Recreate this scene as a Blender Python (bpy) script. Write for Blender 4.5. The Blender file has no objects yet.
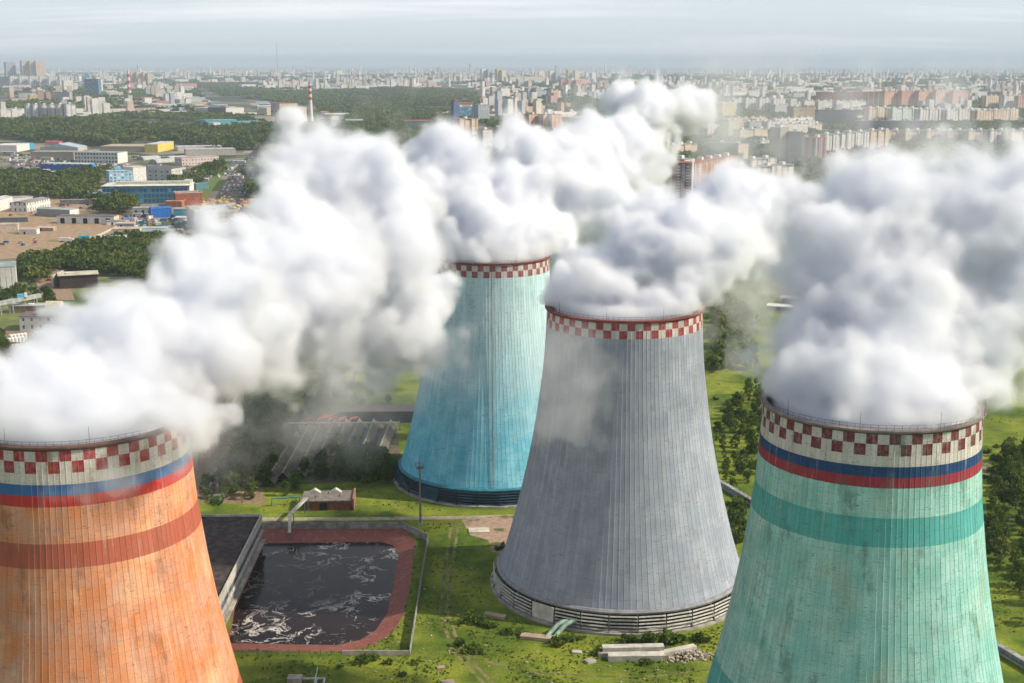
import bpy, bmesh, math, random
import numpy as np
from mathutils import Vector, Matrix
R = math.radians
rnd = random.Random(7)

# ------------------------------------------------------------------ camera, sky, sun, exposure
sc = bpy.context.scene
COL = sc.collection
H, F, PITCH = 145.0, 1330.0, R(11.8)
cd = bpy.data.cameras.new('camera'); cam = bpy.data.objects.new('camera', cd); COL.objects.link(cam)
cam.location = (0, 0, H); cam.rotation_euler = (R(90) - PITCH, 0, 0)
cd.sensor_width = 36; cd.lens = 36 * F / 1024; cd.clip_start = 1; cd.clip_end = 200000
sc.camera = cam

SUN_EL, SUN_AZ = R(38), R(-3)            # azimuth measured from +X towards +Y (negative: towards the camera)
sdir = Vector((math.cos(SUN_EL) * math.cos(SUN_AZ), math.cos(SUN_EL) * math.sin(SUN_AZ), math.sin(SUN_EL)))
sl = bpy.data.lights.new('sun', 'SUN'); so = bpy.data.objects.new('sun', sl); COL.objects.link(so)
sl.energy = 5.0; sl.angle = R(0.55); sl.color = (1.0, 0.90, 0.73)
so.rotation_euler = sdir.to_track_quat('Z', 'Y').to_euler()

w = bpy.data.worlds.new('World'); sc.world = w; w.use_nodes = True
nt = w.node_tree; nt.nodes.clear()
def wn(t, **k):
    n = nt.nodes.new(t)
    for a, b in k.items(): setattr(n, a, b)
    return n
sky = wn('ShaderNodeTexSky', sky_type='NISHITA', sun_disc=False, sun_elevation=SUN_EL, sun_rotation=R(90) - SUN_AZ,
         altitude=150, air_density=1.0, dust_density=2.6, ozone_density=1.0)
tc = wn('ShaderNodeTexCoord'); sep = wn('ShaderNodeSeparateXYZ'); nt.links.new(tc.outputs['Generated'], sep.inputs[0])
zz = wn('ShaderNodeMath', operation='ADD'); zz.inputs[1].default_value = 0.10; nt.links.new(sep.outputs[2], zz.inputs[0])
zm = wn('ShaderNodeMath', operation='MAXIMUM'); zm.inputs[1].default_value = 0.02; nt.links.new(zz.outputs[0], zm.inputs[0])
dv = wn('ShaderNodeVectorMath', operation='DIVIDE'); cb = wn('ShaderNodeCombineXYZ')
for i in range(3): nt.links.new(zm.outputs[0], cb.inputs[i])
nt.links.new(tc.outputs['Generated'], dv.inputs[0]); nt.links.new(cb.outputs[0], dv.inputs[1])
mp = wn('ShaderNodeMapping'); mp.inputs['Scale'].default_value = (0.16, 0.55, 0.0); mp.inputs['Location'].default_value = (3.1, 1.7, 0)
nt.links.new(dv.outputs[0], mp.inputs[0])
nz = wn('ShaderNodeTexNoise'); nz.inputs['Scale'].default_value = 1.1; nz.inputs['Detail'].default_value = 7; nz.inputs['Roughness'].default_value = 0.58
nt.links.new(mp.outputs[0], nz.inputs['Vector'])
rp = wn('ShaderNodeMapRange', interpolation_type='SMOOTHSTEP'); rp.inputs['From Min'].default_value = 0.47; rp.inputs['From Max'].default_value = 0.66
nt.links.new(nz.outputs['Fac'], rp.inputs['Value'])
mul = wn('ShaderNodeMath', operation='MULTIPLY'); mul.inputs[1].default_value = 0.95; nt.links.new(rp.outputs[0], mul.inputs[0])
mx = wn('ShaderNodeMix', data_type='RGBA'); nt.links.new(mul.outputs[0], mx.inputs['Factor'])
base = wn('ShaderNodeMix', data_type='RGBA'); base.inputs['Factor'].default_value = 0.22
nt.links.new(sky.outputs[0], base.inputs[6]); base.inputs[7].default_value = (4.6, 6.4, 9.0, 1)   # blue tint added to the sky for bluer fill in the shade
low = wn('ShaderNodeMapRange', interpolation_type='SMOOTHSTEP'); low.inputs['From Min'].default_value = 0.30; low.inputs['From Max'].default_value = 0.0
nt.links.new(sep.outputs[2], low.inputs['Value'])
hz1 = wn('ShaderNodeMix', data_type='RGBA'); hf = wn('ShaderNodeMapRange'); hf.inputs['From Min'].default_value = 0.0; hf.inputs['From Max'].default_value = 0.07
nt.links.new(sep.outputs[2], hf.inputs['Value']); nt.links.new(hf.outputs[0], hz1.inputs['Factor'])
hz1.inputs[6].default_value = (7.9, 8.7, 9.0, 1); hz1.inputs[7].default_value = (8.9, 10.0, 10.7, 1)
b2 = wn('ShaderNodeMix', data_type='RGBA'); nt.links.new(low.outputs[0], b2.inputs['Factor']); nt.links.new(base.outputs[2], b2.inputs[6]); nt.links.new(hz1.outputs[2], b2.inputs[7])
nt.links.new(b2.outputs[2], mx.inputs[6]); mx.inputs[7].default_value = (11.6, 11.7, 11.8, 1)
bg = wn('ShaderNodeBackground'); bg.inputs['Strength'].default_value = 0.085
ow = wn('ShaderNodeOutputWorld'); nt.links.new(mx.outputs[2], bg.inputs[0]); nt.links.new(bg.outputs[0], ow.inputs[0])

sc.view_settings.view_transform = 'Standard'; sc.view_settings.look = 'None'
sc.view_settings.exposure = 0.15; sc.view_settings.gamma = 1.0; sc.view_settings.use_curve_mapping = False
cy = sc.cycles
cy.max_bounces = 28; cy.diffuse_bounces = 3; cy.glossy_bounces = 2; cy.transmission_bounces = 2; cy.volume_bounces = 24
cy.transparent_max_bounces = 64; cy.use_adaptive_sampling = True; cy.adaptive_threshold = 0.03
cy.use_denoising = True; cy.sample_clamp_indirect = 10
try: cy.denoiser = 'OPENIMAGEDENOISE'; cy.denoising_input_passes = 'RGB_ALBEDO_NORMAL'
except Exception: pass
cy.caustics_reflective = False; cy.caustics_refractive = False

# ------------------------------------------------------------------ small helpers
def ray(u, v):
    x, y = (u - 512) / F, (341.5 - v) / F
    c, s = math.cos(PITCH), math.sin(PITCH)
    return Vector((x, c + y * s, -s + y * c))
def G(u, v, z=0.0):                     # where the sight line through a pixel meets the height z
    d = ray(u, v); t = (z - H) / d.z
    return Vector((d.x * t, d.y * t, z))
def P(u, v, Y):                         # the point of that sight line at the distance Y
    d = ray(u, v); t = Y / d.y
    return Vector((d.x * t, Y, H + d.z * t))

def tag(o, label=None, cat=None, group=None, kind=None):
    if label: o['label'] = label
    if cat: o['category'] = cat
    if group: o['group'] = group
    if kind: o['kind'] = kind
    return o
def empty(name, loc, rz=0, label=None, cat=None, group=None):
    o = bpy.data.objects.new(name, None); COL.objects.link(o)
    o.location = loc; o.rotation_euler = (0, 0, rz); o.empty_display_size = 1
    return tag(o, label, cat, group)
def link(name, me, parent=None, loc=(0, 0, 0), rz=0):
    o = bpy.data.objects.new(name, me); COL.objects.link(o)
    o.location = loc; o.rotation_euler = (0, 0, rz)
    if parent: o.parent = parent
    return o
def copy_tree(o, parent=None):
    c = o.copy(); COL.objects.link(c); c.parent = parent
    for ch in o.children: copy_tree(ch, c)
    return c

class MB:
    def __init__(s): s.v = []; s.f = []; s.m = []
    def add(s, vs, fs, m=0):
        n = len(s.v); s.v += [tuple(p) for p in vs]; s.f += [tuple(i + n for i in f) for f in fs]; s.m += [m] * len(fs); return s
    def box(s, c, d, rz=0, m=0, rx=0, ry=0):
        M = Matrix.Rotation(rz, 3, 'Z') @ Matrix.Rotation(ry, 3, 'Y') @ Matrix.Rotation(rx, 3, 'X'); c = Vector(c)
        vs = [c + M @ Vector((d[0] / 2 * i, d[1] / 2 * j, d[2] / 2 * k)) for i in (-1, 1) for j in (-1, 1) for k in (-1, 1)]
        return s.add(vs, [(0, 1, 3, 2), (4, 6, 7, 5), (0, 4, 5, 1), (2, 3, 7, 6), (0, 2, 6, 4), (1, 5, 7, 3)], m)
    def bar(s, a, b, wd, ht=None, m=0):
        a = Vector(a); b = Vector(b); d = b - a; L = d.length
        if L < 1e-6: return s
        q = d.to_track_quat('X', 'Z').to_matrix(); ht = ht or wd; c = (a + b) / 2
        vs = [c + q @ Vector((L / 2 * i, wd / 2 * j, ht / 2 * k)) for i in (-1, 1) for j in (-1, 1) for k in (-1, 1)]
        return s.add(vs, [(0, 1, 3, 2), (4, 6, 7, 5), (0, 4, 5, 1), (2, 3, 7, 6), (0, 2, 6, 4), (1, 5, 7, 3)], m)
    def tube(s, pts, r, n=8, m=0, cap=True):
        pts = [Vector(p) for p in pts]; rr = r if isinstance(r, (list, tuple)) else [r] * len(pts); vs = []
        for i, p in enumerate(pts):
            d = (pts[min(i + 1, len(pts) - 1)] - pts[max(i - 1, 0)]).normalized()
            q = d.to_track_quat('Z', 'X').to_matrix()
            vs += [p + q @ Vector((rr[i] * math.cos(2 * math.pi * k / n), rr[i] * math.sin(2 * math.pi * k / n), 0)) for k in range(n)]
        fs = [(i * n + k, i * n + (k + 1) % n, (i + 1) * n + (k + 1) % n, (i + 1) * n + k) for i in range(len(pts) - 1) for k in range(n)]
        if cap: fs += [tuple(reversed(range(n))), tuple((len(pts) - 1) * n + k for k in range(n))]
        return s.add(vs, fs, m)
    def prism(s, poly, z0, z1, m=0, mt=None):
        n = len(poly); vs = [(p[0], p[1], z0) for p in poly] + [(p[0], p[1], z1) for p in poly]
        area = sum(poly[i][0] * poly[(i + 1) % n][1] - poly[(i + 1) % n][0] * poly[i][1] for i in range(n))
        sd = [(i, (i + 1) % n, (i + 1) % n + n, i + n) for i in range(n)]; top = tuple(range(n, 2 * n)); bot = tuple(reversed(range(n)))
        if area < 0: sd = [tuple(reversed(f)) for f in sd]; top = tuple(reversed(top)); bot = tuple(reversed(bot))
        s.add(vs, sd, m); k = len(s.v) - 2 * n
        s.f += [tuple(i + k for i in top), tuple(i + k for i in bot)]; s.m += [m if mt is None else mt, m]
        return s
    def mesh(s, name, mats, smooth=False):
        me = bpy.data.meshes.new(name); me.from_pydata(s.v, [], s.f)
        for mt in (mats if isinstance(mats, (list, tuple)) else [mats]): me.materials.append(mt)
        if any(s.m): me.polygons.foreach_set('material_index', s.m)
        if smooth: me.polygons.foreach_set('use_smooth', [True] * len(me.polygons))
        me.update(); return me
    def build(s, name, mats, parent=None, loc=(0, 0, 0), rz=0, smooth=False):
        return link(name, s.mesh(name, mats, smooth), parent, loc, rz)

def np_mesh(name, V, Fc, mats, fm=None, smooth=False):
    """fast mesh from numpy: V (n,3), Fc (m,k)"""
    me = bpy.data.meshes.new(name); V = np.asarray(V, np.float32); Fc = np.asarray(Fc, np.int32); k = Fc.shape[1]
    me.vertices.add(len(V)); me.vertices.foreach_set('co', V.ravel())
    me.loops.add(Fc.size); me.loops.foreach_set('vertex_index', Fc.ravel())
    me.polygons.add(len(Fc)); me.polygons.foreach_set('loop_start', np.arange(0, Fc.size, k, dtype=np.int32))
    if fm is not None: me.polygons.foreach_set('material_index', np.asarray(fm, np.int32))
    me.polygons.foreach_set('use_smooth', np.full(len(Fc), smooth))
    for m in (mats if isinstance(mats, (list, tuple)) else [mats]): me.materials.append(m)
    me.update(calc_edges=True); me.validate(); return me

# ---- material builder
class M:
    def __init__(s, name, rough=0.85, spec=0.25, metal=0.0):
        s.mat = bpy.data.materials.new(name); s.mat.use_nodes = True; s.nt = s.mat.node_tree; s.nt.nodes.clear()
        s.out = s.n('ShaderNodeOutputMaterial'); s.b = s.n('ShaderNodeBsdfPrincipled'); s.nt.links.new(s.b.outputs[0], s.out.inputs[0])
        s.b.inputs['Roughness'].default_value = rough; s.b.inputs['Metallic'].default_value = metal
        s.b.inputs['Specular IOR Level'].default_value = spec
    def n(s, t, **k):
        x = s.nt.nodes.new(t)
        for a, b in k.items(): setattr(x, a, b)
        return x
    def l(s, a, b): s.nt.links.new(a, b)
    def put(s, sock, v):
        if isinstance(v, bpy.types.NodeSocket): s.l(v, sock)
        elif isinstance(v, (tuple, list)): sock.default_value = (*v, 1) if len(v) == 3 and sock.type == 'RGBA' else v
        else: sock.default_value = v
    def obj(s): return s.n('ShaderNodeTexCoord').outputs['Object']
    def pos(s): return s.n('ShaderNodeNewGeometry').outputs['Position']
    def math(s, op, a, b=0.0, c=None):
        x = s.n('ShaderNodeMath', operation=op); s.put(x.inputs[0], a); s.put(x.inputs[1], b)
        if c is not None: s.put(x.inputs[2], c)
        return x.outputs[0]
    def vmul(s, v, k):
        x = s.n('ShaderNodeVectorMath', operation='MULTIPLY'); s.l(v, x.inputs[0]); x.inputs[1].default_value = k; return x.outputs[0]
    def xyz(s, v):
        x = s.n('ShaderNodeSeparateXYZ'); s.l(v, x.inputs[0]); return x.outputs
    def comb(s, a, b, c):
        x = s.n('ShaderNodeCombineXYZ'); s.put(x.inputs[0], a); s.put(x.inputs[1], b); s.put(x.inputs[2], c); return x.outputs[0]
    def noise(s, vec, scale, detail=4, rough=0.55, dist=0.0):
        x = s.n('ShaderNodeTexNoise'); s.l(vec, x.inputs['Vector']); x.inputs['Scale'].default_value = scale
        x.inputs['Detail'].default_value = detail; x.inputs['Roughness'].default_value = rough; x.inputs['Distortion'].default_value = dist
        return x.outputs['Fac']
    def voro(s, vec, scale, out='Color', feature='F1', rand=1.0):
        x = s.n('ShaderNodeTexVoronoi', feature=feature); s.l(vec, x.inputs['Vector']); x.inputs['Scale'].default_value = scale
        x.inputs['Randomness'].default_value = rand; return x.outputs[out]
    def white(s, vec):
        x = s.n('ShaderNodeTexWhiteNoise'); s.l(vec, x.inputs['Vector']); return x.outputs['Value']
    def rng(s, v, a, b, c=0.0, d=1.0, smooth=True):
        x = s.n('ShaderNodeMapRange'); x.interpolation_type = 'SMOOTHSTEP' if smooth else 'LINEAR'; s.l(v, x.inputs['Value'])
        for i, q in zip(('From Min', 'From Max', 'To Min', 'To Max'), (a, b, c, d)): s.put(x.inputs[i], q)
        return x.outputs[0]
    def mix(s, f, a, b, blend='MIX'):
        x = s.n('ShaderNodeMix', data_type='RGBA', blend_type=blend); s.put(x.inputs['Factor'], f)
        s.put(x.inputs[6], a); s.put(x.inputs[7], b); return x.outputs[2]
    def col(s, v): s.put(s.b.inputs['Base Color'], v); return s
    def bump(s, h, strength=0.4, dist=0.2):
        x = s.n('ShaderNodeBump'); x.inputs['Strength'].default_value = strength; x.inputs['Distance'].default_value = dist
        s.l(h, x.inputs['Height']); s.l(x.outputs[0], s.b.inputs['Normal']); return s

_cache = {}
def paint(name, c, rough=0.8, var=0.25, scale=0.5, metal=0.0, spec=0.25):
    if name in _cache: return _cache[name]
    m = M(name, rough, spec, metal); o = m.obj()
    f = m.noise(o, scale, 5, 0.6); f2 = m.noise(m.vmul(o, (3, 3, 0.4)), scale * 1.7, 3)
    dk = tuple(x * (1 - var) for x in c); lt = tuple(min(1, x * (1 + var * 0.7)) for x in c)
    a = m.mix(m.rng(f, 0.3, 0.7), dk, lt)
    m.col(m.mix(m.rng(f2, 0.55, 0.75, 0, var), a, (c[0] * 0.45, c[1] * 0.42, c[2] * 0.40)))
    _cache[name] = m.mat; return m.mat
# ------------------------------------------------------------------ steam: graded closed shells of even vapour
def vnoise(shape, org, vox, scale, seed, octs=4, rough=0.5, billow=False):
    """fractal value noise on a grid (world aligned), octave by octave"""
    out = np.zeros(shape, np.float32); amp = 1.0; tot = 0.0
    for o in range(octs):
        cell = scale / (2 ** o)
        if cell < vox * 1.5: break
        rs = np.random.RandomState(seed + 31 * o)
        idx = [(np.arange(n) * vox + org[i] % 977.0) / cell for i, n in enumerate(shape)]
        lo = [int(np.floor(a[0])) for a in idx]; hi = [int(np.floor(a[-1])) + 3 for a in idx]
        lat = rs.rand(*[h - l for h, l in zip(hi, lo)]).astype(np.float32) * 2 - 1
        g = lat
        for ax in range(3):
            a = idx[ax] - lo[ax]; i0 = np.floor(a).astype(int); t = (a - i0).astype(np.float32); t = t * t * (3 - 2 * t)
            sh = [1, 1, 1]; sh[ax] = -1; t = t.reshape(sh)
            g = np.take(g, i0, ax) * (1 - t) + np.take(g, i0 + 1, ax) * t
        if billow: g = 1 - 2 * np.abs(g)
        out += g * amp; tot += amp; amp *= rough
    return out / tot

def surface_net(Fd, iso, org, vox):
    """closed quads round the cells where Fd > iso"""
    S = Fd > iso; nx, ny, nz = Fd.shape
    c = np.zeros((nx - 1, ny - 1, nz - 1), np.uint8)
    for i in (0, 1):
        for j in (0, 1):
            for k in (0, 1): c += S[i:nx - 1 + i, j:ny - 1 + j, k:nz - 1 + k]
    act = (c > 0) & (c < 8); ids = np.full(act.shape, -1, np.int64); cells = np.argwhere(act); ids[act] = np.arange(len(cells))
    acc = np.zeros((len(cells), 3)); cnt = np.zeros(len(cells))
    X, Y, Z = cells.T
    cor = {}
    for i in (0, 1):
        for j in (0, 1):
            for k in (0, 1): cor[i, j, k] = Fd[X + i, Y + j, Z + k]
    for ax in range(3):
        for a in (0, 1):
            for b in (0, 1):
                q0 = [a, b]; q0.insert(ax, 0); q1 = [a, b]; q1.insert(ax, 1)
                f0, f1 = cor[tuple(q0)], cor[tuple(q1)]; cr = (f0 > iso) != (f1 > iso)
                t = np.where(cr, (iso - f0) / np.where(cr, f1 - f0, 1), 0); p = np.tile(np.array(q0, float), (len(cells), 1)); p[:, ax] += t
                acc += p * cr[:, None]; cnt += cr
    V = (cells + acc / cnt[:, None]) * vox + np.array(org)
    Q = []
    for ax in range(3):
        sl0 = [slice(1, -1)] * 3; sl0[ax] = slice(0, -1); sl1 = [slice(1, -1)] * 3; sl1[ax] = slice(1, None)
        A, B = S[tuple(sl0)], S[tuple(sl1)]
        e = np.argwhere(A != B); off = np.ones(3, int); off[ax] = 0; e = e + off
        flip = S[tuple(e.T)]
        o1, o2 = [a for a in range(3) if a != ax]
        def cid(d1, d2):
            q = e.copy(); q[:, o1] -= d1; q[:, o2] -= d2; return ids[tuple(q.T)]
        q = np.stack([cid(0, 0), cid(1, 0), cid(1, 1), cid(0, 1)], 1)
        if ax == 1: flip = ~flip
        q[~flip] = q[~flip][:, ::-1]; Q.append(q)
    return V, np.concatenate(Q)

def vapour(name, dens, col=(0.934, 0.943, 0.966)):
    m = bpy.data.materials.new(name); m.use_nodes = True; t = m.node_tree; t.nodes.clear()
    o = t.nodes.new('ShaderNodeOutputMaterial'); v = t.nodes.new('ShaderNodeVolumePrincipled')
    v.inputs['Color'].default_value = (*col, 1); v.inputs['Density'].default_value = dens; v.inputs['Anisotropy'].default_value = 0.15
    t.links.new(v.outputs[0], o.inputs['Volume']); m.cycles.homogeneous_volume = True
    return m
LEVELS = [(-0.02, 0.006), (0.05, 0.015), (0.12, 0.036), (0.20, 0.080), (0.30, 0.16), (0.46, 0.26)]
VAP = [vapour('steam_vapour_%s' % s, d) for s, (_, d) in zip(('wisp', 'thin', 'mid', 'full', 'thick', 'core'), LEVELS)]
VEIL = [vapour('steam_veil_%s' % s, d * .045) for s, (_, d) in zip(('wisp', 'thin', 'mid', 'full', 'thick', 'core'), LEVELS)]

def plume(name, label, blobs, wisps, vox, seed, nscale, namp=0.42, cyl=None, clip=None, spill=7, mats=VAP):
    """blobs: (u, v, radius in metres, Y) thick; wisps the same with a strength"""
    B = [(P(u, v, Y), r, 9.0) for u, v, r, Y in blobs] + [(P(u, v, Y), r, k) for u, v, r, Y, k in wisps]
    if cyl:
        cx, cyy, rr, zr = cyl; rq = random.Random(seed)
        B += [(Vector((cx + 10 * math.cos(a_) + rq.uniform(-2, 2), cyy + 10 * math.sin(a_), zr + rq.uniform(1, 5))), rq.uniform(9.5, 11.5), 9.0) for a_ in np.linspace(0, 5.4, 7)] + [(Vector((cx, cyy, zr + 4)), 15, 9.0)]
    lo = np.array([min(b[0][i] - b[1] * 1.5 for b in B) for i in range(3)]); hi = np.array([max(b[0][i] + b[1] * 1.5 for b in B) for i in range(3)])
    lo -= 3; hi += 3; lo[2] = max(lo[2], 1)
    n = np.ceil((hi - lo) / vox).astype(int) + 1
    ax = [lo[i] + np.arange(n[i]) * vox for i in range(3)]
    Fd = np.full(tuple(n), -1.0, np.float32)
    nb = vnoise(tuple(n), lo, vox, nscale, seed, 6, 0.62, True); nb -= nb.mean(); nb /= nb.std()
    nf = vnoise(tuple(n), lo, vox, nscale * 1.5, seed + 500, 6, 0.60); nf /= nf.std()
    nw = vnoise(tuple(n), lo, vox, nscale * 0.5, seed + 900, 5, 0.66); nw /= nw.std()
    wp_ = []
    for q_ in range(3):
        a_ = vnoise(tuple(n), lo, vox, nscale * 0.75, seed + 1300 + 97 * q_, 5, 0.72); wp_.append(a_ / a_.std() * nscale * 0.12)
    for c, r, cap in B:
        s = [slice(max(0, int((c[i] - r * 1.5 - lo[i]) / vox)), min(n[i], int((c[i] + r * 1.5 - lo[i]) / vox) + 2)) for i in range(3)]
        dx, dy, dz = np.meshgrid(*[ax[i][s[i]] - c[i] for i in range(3)], indexing='ij')
        ts = tuple(s); dx = dx + wp_[0][ts]; dy = dy + wp_[1][ts]; dz = dz + wp_[2][ts]
        d = 1 - np.sqrt(dx * dx + dy * dy + dz * dz * 1.15) / r
        sub = Fd[tuple(s)]
        if cap > 5: val = d + namp * (0.10 * nb[ts] + 0.22 * nf[ts] + nw[ts] * (0.12 + 0.42 * np.exp(-(d / 0.22) ** 2))) + 0.04
        else: val = np.minimum(0.20 * (nw[tuple(s)] * .75 + nf[tuple(s)] * .65 - 0.1) + np.where(d > 0, np.minimum(d, 0.6) * 0.5, d * 1.6) - 0.15, cap)
        k = 0.09
        h = np.clip(0.5 + 0.5 * (val - sub) / k, 0, 1)
        Fd[tuple(s)] = sub * (1 - h) + val * h + k * h * (1 - h)
    if cyl:                                # the mouth it leaves: nothing outside the throat below the rim
        cx, cyy, rr, zr = cyl
        xx, yy, z3 = np.meshgrid(*ax, indexing='ij'); rad = np.sqrt((xx - cx) ** 2 + (yy - cyy) ** 2)
        inside = (rr - 1.0 - rad) / 4.0
        nz_ = 0.10 * nf + 0.09 * nw
        m = np.where(z3 < zr - 7, -1, np.where(z3 < zr + 0.8, inside + 0.05, (rr + 0.35 * (z3 - zr) - rad) / 9.0 + nz_ + 0.05))
        ncyl = np.minimum(m, (zr + 4 - z3) / 5.0 + nz_)
        Fd = np.where((z3 < zr + 14) & (rad < rr + min(6, spill)), np.maximum(np.where(z3 > zr + .8, Fd, -1), ncyl), Fd)
        Fd = np.where((z3 < zr + 0.6) & (rad > rr - 0.5) & (rad < rr + spill), -1, Fd)
    if clip: Fd = clip(Fd, ax)
    for a in range(3):
        e = [slice(None)] * 3; e[a] = 0; Fd[tuple(e)] = -1; e[a] = -1; Fd[tuple(e)] = -1
    Vs, Qs, ms, off = [], [], [], 0
    for li, (iso, _) in enumerate(LEVELS):
        V, Q = surface_net(Fd, iso, lo, vox)
        if len(Q) == 0: continue
        Vs.append(V); Qs.append(Q + off); ms.append(np.full(len(Q), li)); off += len(V)
    me = np_mesh(name, np.concatenate(Vs), np.concatenate(Qs), mats, np.concatenate(ms))
    o = link(name, me); tag(o, label, 'steam', 'steam plumes over the cooling towers', 'stuff')
    print(name, n, len(me.polygons)); return o
# ------------------------------------------------------------------ cooling towers
PROFILE = [(5.6, 34.3), (8, 33.4), (10.6, 32.6), (15, 31.3), (20, 30.0), (26, 28.5), (34, 26.7), (42.7, 25.0), (50, 23.8), (56, 23.0), (62, 22.2), (68, 21.7), (73, 21.4), (77, 21.25), (79.2, 21.2)]
def prof(z):
    zs = [p[0] for p in PROFILE]; rs = [p[1] for p in PROFILE]
    return float(np.interp(z, zs, rs))
NR = 128
def tower_paint(name, kind):
    m = M(name, 0.82, 0.2); o = m.obj(); x, y, z = m.xyz(o)
    ang = m.math('ARCTAN2', y, x); t = m.math('MULTIPLY', m.math('ADD', ang, math.pi), NR / (2 * math.pi))
    cyl = m.comb(m.math('MULTIPLY', ang, 24.0), 0.0, z)
    n1 = m.noise(cyl, 0.16, 6, 0.62); n2 = m.noise(m.vmul(cyl, (1, 1, 0.09)), 1.1, 4, 0.6); n3 = m.noise(cyl, 1.6, 5, 0.7)
    panel = m.white(m.comb(m.math('FLOOR', t), 0.0, m.math('FLOOR', m.math('MULTIPLY', z, 0.125))))
    col_id = m.white(m.comb(m.math('FLOOR', t), 3.0, 0.0))
    A, B, S = {'orange': ((0.66, 0.235, 0.095), (0.60, 0.31, 0.21), (0.20, 0.085, 0.04)),
               'green': ((0.25, 0.55, 0.49), (0.39, 0.66, 0.60), (0.07, 0.13, 0.09)),
               'blue': ((0.12, 0.47, 0.63), (0.24, 0.60, 0.74), (0.05, 0.14, 0.16)),
               'grey': ((0.30, 0.335, 0.41), (0.38, 0.41, 0.47), (0.15, 0.155, 0.175))}[kind]
    c = m.mix(m.rng(n1, 0.36, 0.64), A, B)
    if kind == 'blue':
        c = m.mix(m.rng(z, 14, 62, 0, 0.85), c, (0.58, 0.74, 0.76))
    if kind == 'orange':
        c = m.mix(m.rng(m.noise(cyl, 0.07, 3), 0.5, 0.66, 0, 0.7), c, (0.76, 0.44, 0.26))
    if kind == 'green':
        c = m.mix(m.rng(m.noise(cyl, 0.09, 3), 0.5, 0.7, 0, 0.5), c, (0.40, 0.50, 0.38))
    rows = 80.0 - 0.9
    def between(a, b): return m.math('MULTIPLY', m.math('GREATER_THAN', z, b), m.math('LESS_THAN', z, a))
    if kind in ('orange', 'green'):
        Tl = {'orange': (0.38, 0.080, 0.055), 'green': (0.065, 0.39, 0.37)}[kind]
        zj = m.math('ADD', z, m.math('MULTIPLY', m.math('SUBTRACT', n3, 0.5), 0.25))
        zold = z; z = zj
        c = m.mix(m.math('MULTIPLY', between(62.6 if kind == 'orange' else 63.6, 58.2), 0.86), c, Tl)
        c = m.mix(m.math('MULTIPLY', between(25.2, 18.5), 0.86), c, Tl)
        c = m.mix(between(73.2, 71.2), c, (0.010, 0.050, 0.17) if kind == 'green' else (0.02, 0.14, 0.36))
        c = m.mix(between(71.2, 69.2), c, (0.33, 0.025, 0.05) if kind == 'green' else (0.50, 0.035, 0.035))
        c = m.mix(between(75.2, 73.2), c, (0.62, 0.58, 0.53))
        z = zold
    ck = m.n('ShaderNodeTexChecker'); ck.inputs['Scale'].default_value = 1.0
    m.l(m.comb(m.math('ADD', m.math('MULTIPLY', t, 0.5), 0.0), m.math('DIVIDE', m.math('SUBTRACT', z, 75.2), 2.15), 0.5), ck.inputs['Vector'])
    ck.inputs['Color1'].default_value = (0.62, 0.58, 0.54, 1)
    ck.inputs['Color2'].default_value = {'orange': (0.34, 0.015, 0.03, 1), 'green': (0.16, 0.010, 0.018, 1), 'blue': (0.30, 0.06, 0.07, 1), 'grey': (0.36, 0.025, 0.03, 1)}[kind]
    worn = m.mix(m.rng(m.noise(cyl, 0.9, 5, 0.7), 0.42, 0.68, 0, 0.42), ck.outputs['Color'], (0.40, 0.33, 0.31))
    c = m.mix(m.math('GREATER_THAN', m.math('ADD', z, m.math('MULTIPLY', m.math('SUBTRACT', n3, 0.5), 0.3)), 75.2), c, worn)
    if kind in ('grey', 'blue'):     # bare concrete showing under the checks
        pass
    # wear: run-off streaks from the rim, lift joints, stained patches, panel to panel drift
    c = m.mix(m.rng(n2, 0.52, 0.80, 0, 0.38), c, S)
    c = m.mix(m.rng(n3, 0.56, 0.78, 0, 0.50), c, S)
    kk = 0.45 if kind in ('grey', 'blue') else 1.0
    big = m.noise(m.vmul(cyl, (1, 1, 0.5)), 0.22, 5, 0.7)
    c = m.mix(m.rng(big, 0.52, 0.68, 0, 0.55 * kk), c, S)
    marks = m.noise(m.vmul(cyl, (0.55, 1, 2.6)), 0.9, 3, 0.6)
    c = m.mix(m.math('MULTIPLY', m.rng(marks, 0.61, 0.67, 0, 0.75), m.rng(n1, 0.35, 0.6, 0.25, 1)), c, S)
    fine = m.noise(cyl, 3.2, 4, 0.75)
    c = m.mix(m.rng(fine, 0.40, 0.70, 0, 0.30), c, S)
    pale = m.noise(m.vmul(cyl, (1, 1, 0.12)), 0.7, 4, 0.65)
    c = m.mix(m.rng(pale, 0.55, 0.75, 0, 0.40 * kk), c, (0.62, 0.60, 0.54))
    hsv = m.n('ShaderNodeHueSaturation'); m.l(c, hsv.inputs['Color'])
    m.l(m.math('ADD', 0.86, m.math('ADD', m.math('MULTIPLY', panel, 0.15), m.math('MULTIPLY', col_id, 0.12))), hsv.inputs['Value'])
    c = hsv.outputs[0]
    fr = m.math('FRACT', t); seam = m.math('LESS_THAN', m.math('MINIMUM', fr, m.math('SUBTRACT', 1.0, fr)), 0.055)
    lift = m.math('LESS_THAN', m.math('FRACT', m.math('MULTIPLY', z, 1 / 2.1)), 0.045)
    brk = m.rng(m.noise(cyl, 0.8, 3), 0.42, 0.6)
    c = m.mix(m.math('MULTIPLY', seam, 0.24), c, S)
    c = m.mix(m.math('MULTIPLY', m.math('MULTIPLY', lift, brk), 0.42), c, S)
    m.col(c); m.bump(n3, 0.35, 0.15)
    return m.mat
def louvre_paint(name, c):
    m = M(name, 0.85, 0.2); o = m.obj(); n = m.noise(o, 0.7, 5, 0.6)
    m.col(m.mix(m.rng(n, 0.4, 0.7), c, tuple(q * 0.55 for q in c))); return m.mat
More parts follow.
